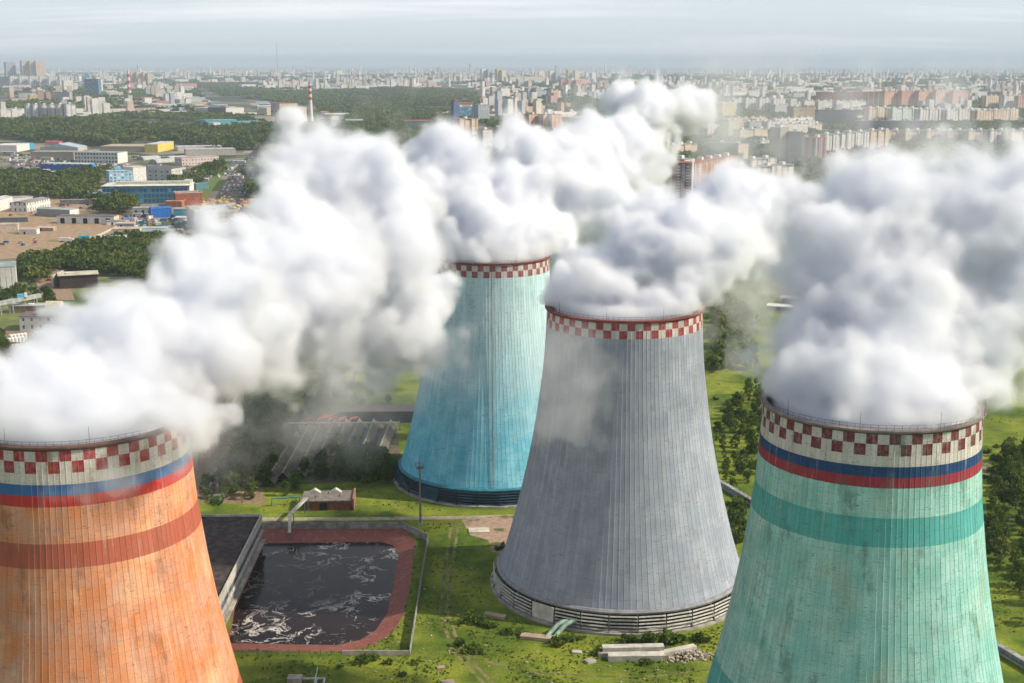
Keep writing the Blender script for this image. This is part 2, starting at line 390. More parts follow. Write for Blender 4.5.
concrete = paint('weathered_concrete', (0.36, 0.34, 0.31), 0.9, 0.35, 0.35)
dark_in = paint('dark_interior', (0.02, 0.021, 0.023), 0.95, 0.2)  # real blacks, and shade painted into openings
steel = paint('dull_steel', (0.16, 0.155, 0.15), 0.6, 0.3, 1.0, 0.3)
rust = paint('rusty_steel', (0.20, 0.085, 0.05), 0.85, 0.4, 0.8)

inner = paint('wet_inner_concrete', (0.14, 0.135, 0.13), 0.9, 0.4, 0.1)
def make_tower(kind, name, label, loc, rz, lcol):
    root = empty(name, loc, rz, label, 'cooling tower', 'cooling towers')
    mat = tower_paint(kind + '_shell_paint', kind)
    # shell with raised vertical ribs
    zs = [5.6] + list(np.linspace(8, 79.2, 44)); K = 4; n = NR * K
    V, Fc = [], []
    for z in zs:
        r = prof(z)
        for k in range(n):
            a = 2 * math.pi * (k // K + (0.0, 0.10, 0.90, 0.96)[k % K] - 0.03) / NR
            rr = r + (0.05 if k % K in (0, 3) else 0.0) * (1.0 if z < 79 else 0)
            V.append((rr * math.cos(a), rr * math.sin(a), z))
    nz = len(zs); V = np.array(V)
    idx = np.arange(nz * n).reshape(nz, n)
    q = np.stack([idx[:-1], np.roll(idx, -1, 1)[:-1], np.roll(idx, -1, 1)[1:], idx[1:]], -1).reshape(-1, 4)
    # inner face
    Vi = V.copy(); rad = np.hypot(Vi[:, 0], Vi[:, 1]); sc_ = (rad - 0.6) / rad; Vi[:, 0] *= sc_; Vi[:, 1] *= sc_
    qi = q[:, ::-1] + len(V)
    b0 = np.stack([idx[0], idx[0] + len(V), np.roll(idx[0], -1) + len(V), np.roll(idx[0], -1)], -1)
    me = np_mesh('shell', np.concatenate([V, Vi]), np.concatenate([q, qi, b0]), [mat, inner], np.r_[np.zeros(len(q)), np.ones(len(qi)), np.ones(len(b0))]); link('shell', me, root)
    # rim cornice: flared gutter ledge
    mb = MB(); prf = [(21.15, 79.35), (21.45, 79.4), (21.75, 79.7), (21.78, 80.0), (20.5, 80.05), (20.45, 79.35)]
    N = 96
    for k in range(N):
        a0, a1 = 2 * math.pi * k / N, 2 * math.pi * (k + 1) / N
        vs = [(r * math.cos(a), r * math.sin(a), z) for a in (a0, a1) for r, z in prf]; L = len(prf)
        mb.add(vs, [(i, (i + L), (i + 1) % L + L, (i + 1) % L) for i in range(L)])
    mb.build('rim_ledge', {'orange': paint('rim_rust', (0.16, 0.08, 0.06)), 'green': paint('rim_pale', (0.24, 0.20, 0.19)), 'blue': paint('rim_red', (0.25, 0.07, 0.06)), 'grey': paint('rim_red', (0.25, 0.07, 0.06))}[kind], root)
    # railing
    mb = MB()
    for hh in (0.55, 1.05): mb.tube([(21.65 * math.cos(2 * math.pi * k / N), 21.65 * math.sin(2 * math.pi * k / N), 80 + hh) for k in range(N + 1)], 0.035, 4, cap=False)
    for k in range(N):
        a = 2 * math.pi * k / N; mb.tube([(21.65 * math.cos(a), 21.65 * math.sin(a), 79.98), (21.65 * math.cos(a), 21.65 * math.sin(a), 81.08)], 0.035, 4)
    mb.build('railing', steel, root)
    rod = MB().tube([(0, 0, 0), (0, 0, 3.4)], [0.06, 0.03], 5).mesh('lightning_rod', steel)
    for k in range(9):
        a = R(40 * k + 10); link('lightning_rod', rod, root, (21.7 * math.cos(a), 21.7 * math.sin(a), 80))
    # lower ledge of the shell
    mb = MB(); prf = [(34.2, 5.0), (35.0, 5.1), (35.15, 5.6), (34.55, 6.1), (33.8, 6.1), (33.8, 5.0)]
    for k in range(N):
        a0, a1 = 2 * math.pi * k / N, 2 * math.pi * (k + 1) / N
        vs = [(r * math.cos(a), r * math.sin(a), z) for a in (a0, a1) for r, z in prf]; L = len(prf)
        mb.add(vs, [(i, (i + L), (i + 1) % L + L, (i + 1) % L) for i in range(L)])
    mb.build('shell_ledge', paint(kind + '_ledge', {'grey': (0.25, 0.255, 0.27), 'blue': (0.04, 0.20, 0.27), 'green': (0.2, 0.36, 0.3), 'orange': (0.4, 0.2, 0.1)}[kind]), root)
    # basin ring, near-black sheet painting the shade of the throat behind the louvres
    mb = MB(); prf = [(37.0, 0.0), (37.0, 0.6), (36.3, 0.65), (35.2, 0.45), (33, 0.4), (33, 0.0)]
    for k in range(N):
        a0, a1 = 2 * math.pi * k / N, 2 * math.pi * (k + 1) / N
        vs = [(r * math.cos(a), r * math.sin(a), z) for a in (a0, a1) for r, z in prf]; L = len(prf)
        mb.add(vs, [(i, (i + L), (i + 1) % L + L, (i + 1) % L) for i in range(L)])
    mb.build('basin_kerb', concrete, root)
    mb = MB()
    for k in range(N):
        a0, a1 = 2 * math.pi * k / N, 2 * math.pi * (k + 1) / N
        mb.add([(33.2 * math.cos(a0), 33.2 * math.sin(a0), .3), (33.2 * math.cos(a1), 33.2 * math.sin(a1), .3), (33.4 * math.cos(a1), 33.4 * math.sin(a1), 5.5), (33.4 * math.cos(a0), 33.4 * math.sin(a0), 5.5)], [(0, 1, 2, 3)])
    mb.build('throat_shade', dark_in, root)
    # louvre panels between posts
    NP = 30; lm = louvre_paint(kind + '_louvre_paint', lcol); aw = 2 * math.pi / NP; cw = 36.4 * 2 * math.sin(aw / 2)
    pm = MB()
    for s in range(5):
        z0 = 0.95 + s * 0.95
        pm.box((0, 0, z0 + 0.16), (0.10, cw - 0.4, 0.40), 0, 0, 0, R(-32))
    pmesh = pm.mesh('louvre_panel', lm)
    dm = MB().box((0, 0, 2.9), (0.25, cw - 0.6, 4.2)).mesh('door_panel', paint(kind + '_door', tuple(min(.8, q * 1.15) for q in lcol)))
    po = MB().bar((0.3, 0, 0.6), (-1.7, 0, 5.3), 0.28, 0.4).mesh('louvre_post', dark_in if kind == 'blue' else steel)
    for k in range(NP):
        a = aw * k
        rr = 35.9
        link('door_panel' if k % 8 == 3 else 'louvre_panel', dm if k % 8 == 3 else pmesh, root, (rr * math.cos(a), rr * math.sin(a), 0), a)
        a += aw / 2
        link('louvre_post', po, root, (36.2 * math.cos(a), 36.2 * math.sin(a), 0), a)
    # caged ladder up the shell
    mb = MB(); a = R({'blue': -93, 'grey': 110, 'green': 120, 'orange': 100}[kind])
    for s in (-0.28, 0.28):
        mb.tube([((prof(z) + 0.45) * math.cos(a) - s * math.sin(a), (prof(z) + 0.45) * math.sin(a) + s * math.cos(a), z) for z in [6, 8] + list(range(10, 80, 5)) + [79.5]], 0.05, 4)
    for z in np.arange(6.5, 79.5, 1.0):
        r = prof(z) + 0.45; mb.box((r * math.cos(a), r * math.sin(a), z), (0.05, 0.56, 0.05), a)
    mb.build('ladder', rust, root)
    return root
T = {}
TOW = {'grey': (624.5, 358.0, 0), 'blue': (491, 457.0, 0), 'green': (871, 253.0, 0), 'orange': (76, 242.0, 0)}
def tower_xy(k):
    u, D, _ = TOW[k]
    # axis x at the rim: sight line through u at the rim height
    d = ray(u, 0); t = None
    y = D; v = 341.5 + F * math.tan(math.atan((H - 80) / D) - PITCH); p = P(u, v, D); return (p.x, D, 0)
for k, lab, rz, lc in (('grey', 'grey concrete cooling tower with red and white chequered rim and pale louvred base', 3, (0.52, 0.50, 0.45)),
                   ('blue', 'bright blue cooling tower with chequered rim and dark blue base, farthest back', 5, (0.022, 0.06, 0.10)),
                   ('green', 'pale green cooling tower with teal bands and a blue and red stripe', 0, (0.5, 0.5, 0.45)),
                   ('orange', 'orange cooling tower with red bands and a blue and red stripe', 4, (0.5, 0.45, 0.4))):
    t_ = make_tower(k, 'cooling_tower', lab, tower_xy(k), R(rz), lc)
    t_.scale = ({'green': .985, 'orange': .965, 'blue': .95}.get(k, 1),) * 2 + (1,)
# ------------------------------------------------------------------ foliage
def leafmat(name, c1, c2, c3):
    m = M(name, 0.75, 0.15); g = m.n('ShaderNodeNewGeometry'); oi = m.n('ShaderNodeObjectInfo')
    f = m.math('ADD', m.math('MULTIPLY', g.outputs['Random Per Island'], 0.75), m.math('MULTIPLY', oi.outputs['Random'], 0.25))
    big = m.noise(m.pos(), 0.02, 3)
    c = m.mix(m.rng(f, 0.1, 0.9, 0, 1, False), c1, c2); c = m.mix(m.rng(big, 0.45, 0.65), c, m.mix(f, c3, c2))
    m.col(c); m.b.inputs['Subsurface Weight'].default_value = 0.0
    tr = m.n('ShaderNodeBsdfTranslucent'); m.l(c, tr.inputs[0]); ms = m.n('ShaderNodeMixShader'); ms.inputs[0].default_value = 0.28
    m.l(m.b.outputs[0], ms.inputs[1]); m.l(tr.outputs[0], ms.inputs[2]); m.l(ms.outputs[0], m.out.inputs[0]); return m.mat
LEAF = leafmat('broad_leaves', (0.030, 0.060, 0.010), (0.115, 0.175, 0.025), (0.08, 0.12, 0.02))
LEAF_Y = leafmat('young_leaves', (0.05, 0.085, 0.012), (0.14, 0.20, 0.03), (0.09, 0.14, 0.02))
LEAF_W = leafmat('wood_leaves', (0.028, 0.060, 0.012), (0.115, 0.165, 0.028), (0.15, 0.15, 0.035))
BARK = paint('bark', (0.10, 0.075, 0.05), 0.95, 0.35, 1.2)

def leaf_quads(rs, C, size, flat=0.0):
    """one bent quad per centre, at random attitudes"""
    n = len(C); a = rs.randn(n, 3); a /= np.linalg.norm(a, axis=1)[:, None]; b = rs.randn(n, 3); b -= (b * a).sum(1)[:, None] * a; b /= np.linalg.norm(b, axis=1)[:, None]
    s = size * (0.6 + 0.8 * rs.rand(n))[:, None]
    V = np.stack([C - a * s - b * s * .6, C + a * s - b * s * .7, C + a * s * .8 + b * s * .7, C - a * s * .9 + b * s * .6], 1)
    return V.reshape(-1, 3), np.arange(4 * n).reshape(n, 4)
def crown_points(rs, h, rad, z0, nclump, per, kind):
    pts = []
    for i in range(nclump):
        t = rs.rand(); a = rs.rand() * 6.283
        if kind == 'poplar': rr = rad * 0.8 * math.sin(math.pi * min(1, t * 0.95 + 0.05)) ** 0.5; z = z0 + (h - z0) * t; cr = rad * 0.45
        elif kind == 'bush': rr = rad * math.sqrt(rs.rand()) * 0.8; z = h * 0.75 * rs.rand() * (1 - (rr / rad) ** 2 * .6) + .1; cr = rad * 0.32
        else: rr = rad * 0.75 * math.sqrt(max(0.04, 1 - (2 * t - 0.85) ** 2 * 0.9)) * (0.45 + 0.55 * rs.rand()); z = z0 + (h - z0) * t * 0.92; cr = rad * (0.26 + 0.16 * rs.rand())
        c = np.array([rr * math.cos(a), rr * math.sin(a), z])
        d = rs.randn(per, 3); d /= np.linalg.norm(d, axis=1)[:, None]
        pts.append(c + d * cr * (0.45 + 0.6 * rs.rand(per, 1)) * np.array([1, 1, 0.8]))
    return np.concatenate(pts)
TREES = {}
def tree_proto(key, h, rad, z0, nc, per, size, kind, mat, seed):
    rs = np.random.RandomState(seed)
    V, Q = leaf_quads(rs, crown_points(rs, h, rad, z0, nc, per, kind), size)
    V[:, 2] = np.maximum(V[:, 2], 0.02)
    cm = np_mesh('crown', V, Q, [mat]); mb = MB()
    n = 3 if kind == 'bush' else 1
    for i in range(n):
        a = i * 2.1; mb.tube([(0, 0, -0.2), (0.1 * math.cos(a), 0.1 * math.sin(a), z0 * .5 + .2), (rad * .25 * math.cos(a) * (n > 1), rad * .25 * math.sin(a) * (n > 1), h * 0.62)], [0.02 * h + .04, 0.016 * h + .03, 0.02], 6)
    if kind != 'bush':
        for i in range(6):
            a = i * 1.25; z = z0 + (h - z0) * (0.05 + 0.09 * i)
            mb.tube([(0, 0, z), (rad * .35 * math.cos(a), rad * .35 * math.sin(a), z + h * .09), (rad * .62 * math.cos(a), rad * .62 * math.sin(a), z + h * .13)], [0.010 * h, 0.006 * h, 0.01], 5)
    TREES[key] = (cm, mb.mesh('trunk', BARK))
for i in range(4):
    tree_proto(('round', i), 9 + i * 0.8, 3.6 + 0.3 * i, 1.6, 30, 26, 0.36, 'round', LEAF if i % 2 else LEAF_W, 100 + i)
    tree_proto(('young', i), 6.2 + i * 0.7, 2.3, 0.7, 22, 22, 0.28, 'round', LEAF_Y if i % 2 else LEAF, 140 + i)
    tree_proto(('poplar', i), 13 + i, 2.1, 2.0, 28, 22, 0.36, 'poplar', LEAF, 180 + i)
    tree_proto(('bush', i), 1.9 + .35 * i, 1.5 + .25 * i, 0.1, 16, 20, 0.20, 'bush', LEAF_Y if i == 2 else LEAF, 220 + i)
def tree(kind, x, y, s, label, group=None, cat=None, name=None, z=0):
    cm, tm = TREES[(kind, rnd.randrange(4))]
    root = empty(name or {'bush': 'bush', 'poplar': 'poplar_tree'}.get(kind, 'leafy_tree'), (x, y, z), rnd.uniform(0, 6.28), label, cat or ('bush' if kind == 'bush' else 'tree'), group)
    root.scale = (s * rnd.uniform(.85, 1.15), s * rnd.uniform(.85, 1.15), s * rnd.uniform(.85, 1.15))
    link('crown', cm, root); link('trunk' if kind != 'bush' else 'stem', tm, root); return root
def in_poly(x, y, poly):
    c = False; n = len(poly)
    for i in range(n):
        (x1, y1), (x2, y2) = poly[i], poly[(i + 1) % n]
        if (y1 > y) != (y2 > y) and x < (x2 - x1) * (y - y1) / (y2 - y1) + x1: c = not c
    return c
KEEP = []          # footprints nothing may grow on: (x, y, radius)
def free(x, y, r=2): return all((x - a) ** 2 + (y - b) ** 2 > (c + r) ** 2 for a, b, c in KEEP)
def scatter(polypx, spacing, fn, seed=1, jitter=0.45, maxn=9999):
    poly = [tuple(G(u, v)[:2]) for u, v in polypx]; rs = random.Random(seed); n = 0
    x0, x1 = min(p[0] for p in poly), max(p[0] for p in poly); y0, y1 = min(p[1] for p in poly), max(p[1] for p in poly)
    y = y0
    while y < y1:
        x = x0
        while x < x1:
            px, py = x + rs.uniform(-1, 1) * jitter * spacing, y + rs.uniform(-1, 1) * jitter * spacing
            if in_poly(px, py, poly) and n < maxn: fn(px, py, rs); n += 1
            x += spacing
        y += spacing
    return n
def wood(name, polys, spacing, h, per, label, mat=LEAF_W, seed=3, z=0, gaps=-9):
    """a wood nobody could count: one mesh of many crowns"""
    pts = []
    for pi, poly in enumerate(polys): scatter(poly, spacing, lambda x, y, rs: pts.append((x, y, h * rs.uniform(.55, 1.2))) if free(x, y, 3) and math.sin(x / spacing * .31 + 1.3 * math.sin(y / spacing * .11)) + math.sin(y / spacing * .13 + x / spacing * .07) + rs.uniform(-.4, .4) > gaps else None, seed + pi)
    rs = np.random.RandomState(seed); n = len(pts); A = np.array(pts)
    d = rs.randn(n, per, 3); d /= np.linalg.norm(d, axis=2)[..., None]; d[..., 2] = np.abs(d[..., 2]) * 1.25 - 0.35
    rr = spacing * 0.62 * (0.75 + 0.5 * rs.rand(n, per, 1))
    C = np.empty((n, per, 3)); C[..., 0] = A[:, None, 0] + d[..., 0] * rr[..., 0]; C[..., 1] = A[:, None, 1] + d[..., 1] * rr[..., 0]
    C[..., 2] = A[:, None, 2] * (0.62 + 0.34 * d[..., 2]) + rs.randn(n, per) * 0.3 + z
    V, Q = leaf_quads(rs, C.reshape(-1, 3), spacing * 0.17)
    print(name, n, 'crowns'); o = link(name, np_mesh(name, V, Q, [mat])); return tag(o, label, 'woodland', None, 'stuff')

# ------------------------------------------------------------------ ground
def ground_mat():
    m = M('ground_cover', 0.95, 0.1); p = m.pos(); x, y, z = m.xyz(p)
    n1 = m.noise(p, 0.045, 6, 0.6); n2 = m.noise(p, 0.25, 5, 0.65); n3 = m.noise(p, 1.3, 4, 0.7); n4 = m.noise(p, 0.018, 4, 0.55)
    g = m.mix(m.rng(n1, 0.38, 0.62), (0.060, 0.105, 0.014), (0.235, 0.265, 0.032))
    g = m.mix(m.rng(n2, 0.42, 0.62, 0, 0.6), g, (0.115, 0.17, 0.020))
    g = m.mix(m.rng(n3, 0.52, 0.72, 0, 0.55), g, (0.035, 0.060, 0.012))
    g = m.mix(m.rng(m.noise(p, 0.11, 6, 0.7), 0.60, 0.70, 0, 0.75), g, (0.22, 0.17, 0.09))
    # farther off: yards, tracks and rough land between the greens
    f = m.rng(y, 520, 1100)
    yard = m.mix(m.white(m.voro(p, 0.017, 'Position')), (0.15, 0.13, 0.11), (0.30, 0.27, 0.22))
    far = m.mix(m.rng(m.noise(p, 0.010, 5, 0.6), 0.44, 0.54), (0.045, 0.070, 0.022), yard)
    far = m.mix(m.rng(n2, 0.5, 0.7, 0, 0.6), far, (0.05, 0.07, 0.025))
    c = m.mix(f, g, far)
    vf = m.mix(m.rng(m.noise(p, 0.0022, 6, 0.65), 0.42, 0.58), (0.035, 0.055, 0.022), (0.16, 0.145, 0.125))
    c = m.mix(m.rng(y, 2500, 5000), c, vf)
    soil = m.rng(m.noise(p, 0.35, 6, 0.75), 0.62, 0.70, 0, 0.6)
    c = m.mix(m.math('MULTIPLY', soil, m.math('SUBTRACT', 1.0, f)), c, (0.20, 0.155, 0.09))
    m.col(c); m.bump(n3, 0.9, 0.5); return m.mat
from mathutils.geometry import delaunay_2d_cdt
def px(*a, z=0.0): return [tuple(G(u, v, z)[:2]) for u, v in a]
def fence_line(name, pts, hgt, label, mat, post=3.0, thick=0.16, cat='fence', pm=None, panel=True, rails=0, z=0):
    root = empty(name, (pts[0][0], pts[0][1], z), 0, label, cat); o = Vector((pts[0][0], pts[0][1], 0))
    for a, b in zip(pts, pts[1:]):
        a, b = Vector((*a, 0)) - o, Vector((*b, 0)) - o; L = (b - a).length; n = max(1, round(L / post)); d = (b - a) / n; ang = math.atan2(d.y, d.x)
        pa = MB()
        for i in range(n):
            c = a + d * (i + .5)
            if panel: pa.box((c.x, c.y, hgt / 2 + .05 + rnd.uniform(-.04, .04)), (d.length - .18, thick, hgt - .1), ang + rnd.uniform(-.01, .01))
            if rails:
                for k in range(rails): pa.box((c.x, c.y, hgt * (k + 1) / rails - .05), (d.length, .06, .08), ang)
            if len(root.children) < 92:
                MB().box((0, 0, hgt / 2 + .1), (.22, .26, hgt + .2), ang).build('post', pm or mat, root, tuple(a + d * i))
        pa.build('panel' if panel else 'rail', mat, root)
    return root

# the pond is a hole in the ground
POND_OUT = px((258, 529), (392, 528), (406, 531), (415, 541), (411, 575), (403, 615), (392, 632), (372, 645), (345, 651), (228, 650), (236, 600), (256, 555))
WZ = -1.7
POND_IN = px((264, 545), (380, 543.5), (391, 547), (396, 555), (392, 580), (385, 612), (374, 628), (358, 638), (335, 643), (226, 641), (234, 612), (262, 549), z=WZ)
def cdt_sheet(name, outer, hole, extra, mat, z=0.0):
    P2 = [Vector(p) for p in outer + hole + extra]; no, nh = len(outer), len(hole)
    E = [(i, (i + 1) % no) for i in range(no)] + [(no + i, no + (i + 1) % nh) for i in range(nh)]
    vs, es, fs, *_ = delaunay_2d_cdt(P2, E, [], 0, 0.001)
    fs = [f for f in fs if not in_poly(sum(vs[i].x for i in f) / len(f), sum(vs[i].y for i in f) / len(f), hole)]
    me = bpy.data.meshes.new(name); me.from_pydata([(v.x, v.y, z) for v in vs], [], fs); me.materials.append(mat); me.update()
    o = link(name, me); return tag(o, kind='structure')
cdt_sheet('ground', [(-48000, -1500), (48000, -1500), (48000, 80000), (-48000, 80000)], POND_OUT, [(x, y) for x in (-3000, 0, 3000) for y in (-500, 1000, 6000)], ground_mat())

def brick_bank():
    m = M('red_brick_lining', 0.85, 0.2); p = m.pos()
    b = m.n('ShaderNodeTexBrick'); b.inputs['Scale'].default_value = 0.9; m.l(p, b.inputs['Vector'])
    b.inputs['Color1'].default_value = (0.26, 0.06, 0.045, 1); b.inputs['Color2'].default_value = (0.19, 0.045, 0.04, 1); b.inputs['Mortar'].default_value = (0.30, 0.19, 0.15, 1); b.inputs['Mortar Size'].default_value = 0.02
    n = m.noise(p, 0.5, 6, .7); c = m.mix(m.rng(n, .5, .7, 0, .7), b.outputs[0], (0.32, 0.20, 0.15)); c = m.mix(m.rng(m.noise(p, 1.5, 4), .58, .7, 0, .7), c, (0.06, 0.035, 0.03))
    m.col(c); return m.mat
mb = MB(); n = len(POND_OUT); vs = [(x, y, 0.03) for x, y in POND_OUT] + [(x, y, WZ - .3) for x, y in POND_IN]
mb.add(vs, [(i, (i + 1) % n, (i + 1) % n + n, i + n) for i in range(n)])
lip = [(x, y, 0.03) for x, y in POND_OUT]; cx = sum(p[0] for p in POND_OUT) / n; cyy = sum(p[1] for p in POND_OUT) / n
lip2 = [(cx + (x - cx) * 1.012, cyy + (y - cyy) * 1.012, 0.06) for x, y in POND_OUT]
mb.add(lip + lip2, [(i, i + n, (i + 1) % n + n, (i + 1) % n) for i in range(n)])
o = mb.build('pond_bank', brick_bank()); tag(o, kind='structure')
def water_mat():
    m = M('pond_water', 0.08, 0.07); p = m.pos(); q = m.n('ShaderNodeVectorMath', operation='ADD'); m.l(p, q.inputs[0])
    wz = m.n('ShaderNodeTexNoise'); m.l(p, wz.inputs['Vector']); wz.inputs['Scale'].default_value = 0.11; wz.inputs['Detail'].default_value = 3
    sc2 = m.n('ShaderNodeVectorMath', operation='MULTIPLY'); m.l(wz.outputs['Color'], sc2.inputs[0]); sc2.inputs[1].default_value = (16, 16, 0); m.l(sc2.outputs[0], q.inputs[1])
    a = m.noise(q.outputs[0], 0.11, 6, 0.66, 0.5); r = m.math('ABSOLUTE', m.math('SUBTRACT', a, 0.5))
    line = m.rng(r, 0.0, 0.026, 1, 0); brk = m.rng(m.noise(p, 0.075, 3), 0.44, 0.54)
    x, y, z = m.xyz(p)
    ce = G(300, 585, WZ)
    edge = m.rng(m.math('SQRT', m.math('ADD', m.math('POWER', m.math('SUBTRACT', x, ce.x), 2.0), m.math('POWER', m.math('MULTIPLY', m.math('SUBTRACT', y, ce.y), 0.8), 2.0))), 8, 24, 0.15, 1)
    foam = m.math('MULTIPLY', m.math('MULTIPLY', line, brk), edge)
    spk = m.math('MULTIPLY', m.rng(m.noise(q.outputs[0], 1.1, 3), .62, .7), m.rng(m.noise(p, 0.09, 2), .5, .65))
    foam = m.math('MAXIMUM', foam, m.math('MULTIPLY', m.math('MULTIPLY', spk, edge), .6))
    m.col(m.mix(m.math('MULTIPLY', foam, .85), (0.020, 0.013, 0.014), (0.74, 0.68, 0.64)))
    m.put(m.b.inputs['Roughness'], m.math('ADD', 0.10, m.math('MULTIPLY', foam, 0.6)))
    m.bump(m.noise(p, 1.6, 3), 0.10, 0.15); return m.mat
wp = [(cx + (x - cx) * 1.05, cyy + (y - cyy) * 1.05, WZ) for x, y in POND_IN]
wn_ = len(wp); mb = MB(); mb.add(wp + [(cx, cyy, WZ)], [(i, wn_, (i + 1) % wn_) for i in range(wn_)]); o = mb.build('pond_water', water_mat()); tag(o, kind='structure')

conc_panel = paint('fence_concrete', (0.30, 0.29, 0.27), 0.9, 0.4, 0.4)
pale_slab = paint('pale_concrete', (0.50, 0.47, 0.42), 0.9, 0.25, 0.5)
green_pipe = paint('green_paint', (0.08, 0.22, 0.19), 0.6, 0.3, .8)
fence_line('concrete_fence', px((262, 529), (403, 529), (428, 541.5), (410, 656)), 2.3, 'grey concrete panel fence round the far and right sides of the pond', conc_panel, 4.6)
fence_line('slab_fence', px((410, 656), (342, 656)), 1.5, 'pale solid concrete fence along the near right edge of the pond', pale_slab, 5)
fence_line('rail_fence', px((342, 655), (236, 656)), 1.5, 'low rail fence along the near edge of the pond', paint('old_rail', (0.22, 0.21, 0.12)), 2.6, panel=False, rails=3)

def sheet(name, pts, c, z, rough=0.9, var=.3, scale=.15, kind='structure'):
    area = sum(pts[i][0] * pts[(i + 1) % len(pts)][1] - pts[(i + 1) % len(pts)][0] * pts[i][1] for i in range(len(pts)))
    if area < 0: pts = pts[::-1]
    me = bpy.data.meshes.new(name); bm = bmesh.new(); bm.faces.new([bm.verts.new((x, y, z)) for x, y in pts]); bmesh.ops.triangulate(bm, faces=bm.faces); bm.to_mesh(me); bm.free()
    me.materials.append(c if isinstance(c, bpy.types.Material) else paint(name + '_surface', c, rough, var, scale)); return tag(link(name, me), kind=kind)
def strip(name, pxs, wd, c, z, **k):
    pts = [Vector(G(u, v)[:2]) for u, v in pxs]; L, Rr = [], []
    for i, p in enumerate(pts):
        d = (pts[min(i + 1, len(pts) - 1)] - pts[max(i - 1, 0)]).normalized(); nn = Vector((-d.y, d.x)); L.append(tuple(p + nn * wd / 2)); Rr.append(tuple(p - nn * wd / 2))
    return sheet(name, L + Rr[::-1], c, z, **k)
def patch_mat(name, c, c2=(0.09, 0.12, 0.03), thr=(.5, .62), scale=.12):
    m = M(name, .95, .1); p = m.pos(); n = m.noise(p, scale, 6, .65); n2 = m.noise(p, scale * 5, 5, .7)
    a = m.mix(m.rng(n2, .35, .7), tuple(q * .75 for q in c), tuple(q * 1.2 for q in c)); m.col(m.mix(m.rng(n, *thr), a, c2)); m.bump(n2, .5, .3); return m.mat
TRK = patch_mat('worn_soil', (0.22, 0.18, 0.10), (0.10, 0.13, 0.025), (.46, .58), .22)
strip('path', [(255, 519), (340, 519), (430, 518), (520, 516), (560, 515)], 3.2, patch_mat('path_gravel', (0.38, 0.31, 0.23), thr=(.6, .7)), .008)
sheet('dirt_apron', px((462, 520), (520, 514), (560, 530), (520, 556), (492, 552), (488, 540), (470, 535)), patch_mat('apron_dirt', (0.36, 0.25, 0.18), thr=(.55, .65)), .012)
sheet('yard_dirt', px((150, 500), (265, 505), (262, 470), (235, 450), (250, 380), (190, 380), (120, 440)), patch_mat('yard_soil', (0.27, 0.19, 0.12), thr=(.56, .66)), .008)
sheet('duct_yard', px((262, 486), (405, 480), (395, 420), (300, 420)), patch_mat('duct_soil', (0.14, 0.12, 0.08), (0.05, .07, .02), thr=(.48, .6)), .008)
sheet('dirt_lot', px((-40, 196), (96, 196), (128, 221), (104, 236), (66, 250), (20, 258), (-60, 262)), patch_mat('lot_dirt', (0.34, 0.24, 0.16), (0.16, .15, .06), thr=(.56, .68), scale=.035), .02)
sheet('warehouse_yard', px((30, 272), (62, 266), (75, 300), (45, 300)), patch_mat('whyard', (0.30, 0.21, 0.15), thr=(.6, .7)), .02)
sheet('plant_yard', px((-60, 330), (70, 328), (150, 450), (-80, 450)), patch_mat('plant_soil', (0.24, 0.17, 0.12), (0.12, .14, .04), thr=(.52, .62), scale=.06), .016)
for nm_, tr in (('worn_track', [(452, 521), (446, 560), (440, 610), (452, 650), (490, 690)]), ('worn_track', [(459, 521), (453, 560), (447, 610), (460, 650), (500, 690)]), ('worn_track', [(452, 650), (520, 672), (640, 678), (720, 668)])):
    strip(nm_, tr, .9, TRK, .01)
sheet('meadow_track', px((905, 430), (915, 425), (1075, 510), (1070, 520)), patch_mat('track', (0.26, 0.22, 0.14), thr=(.45, .6)), .012)

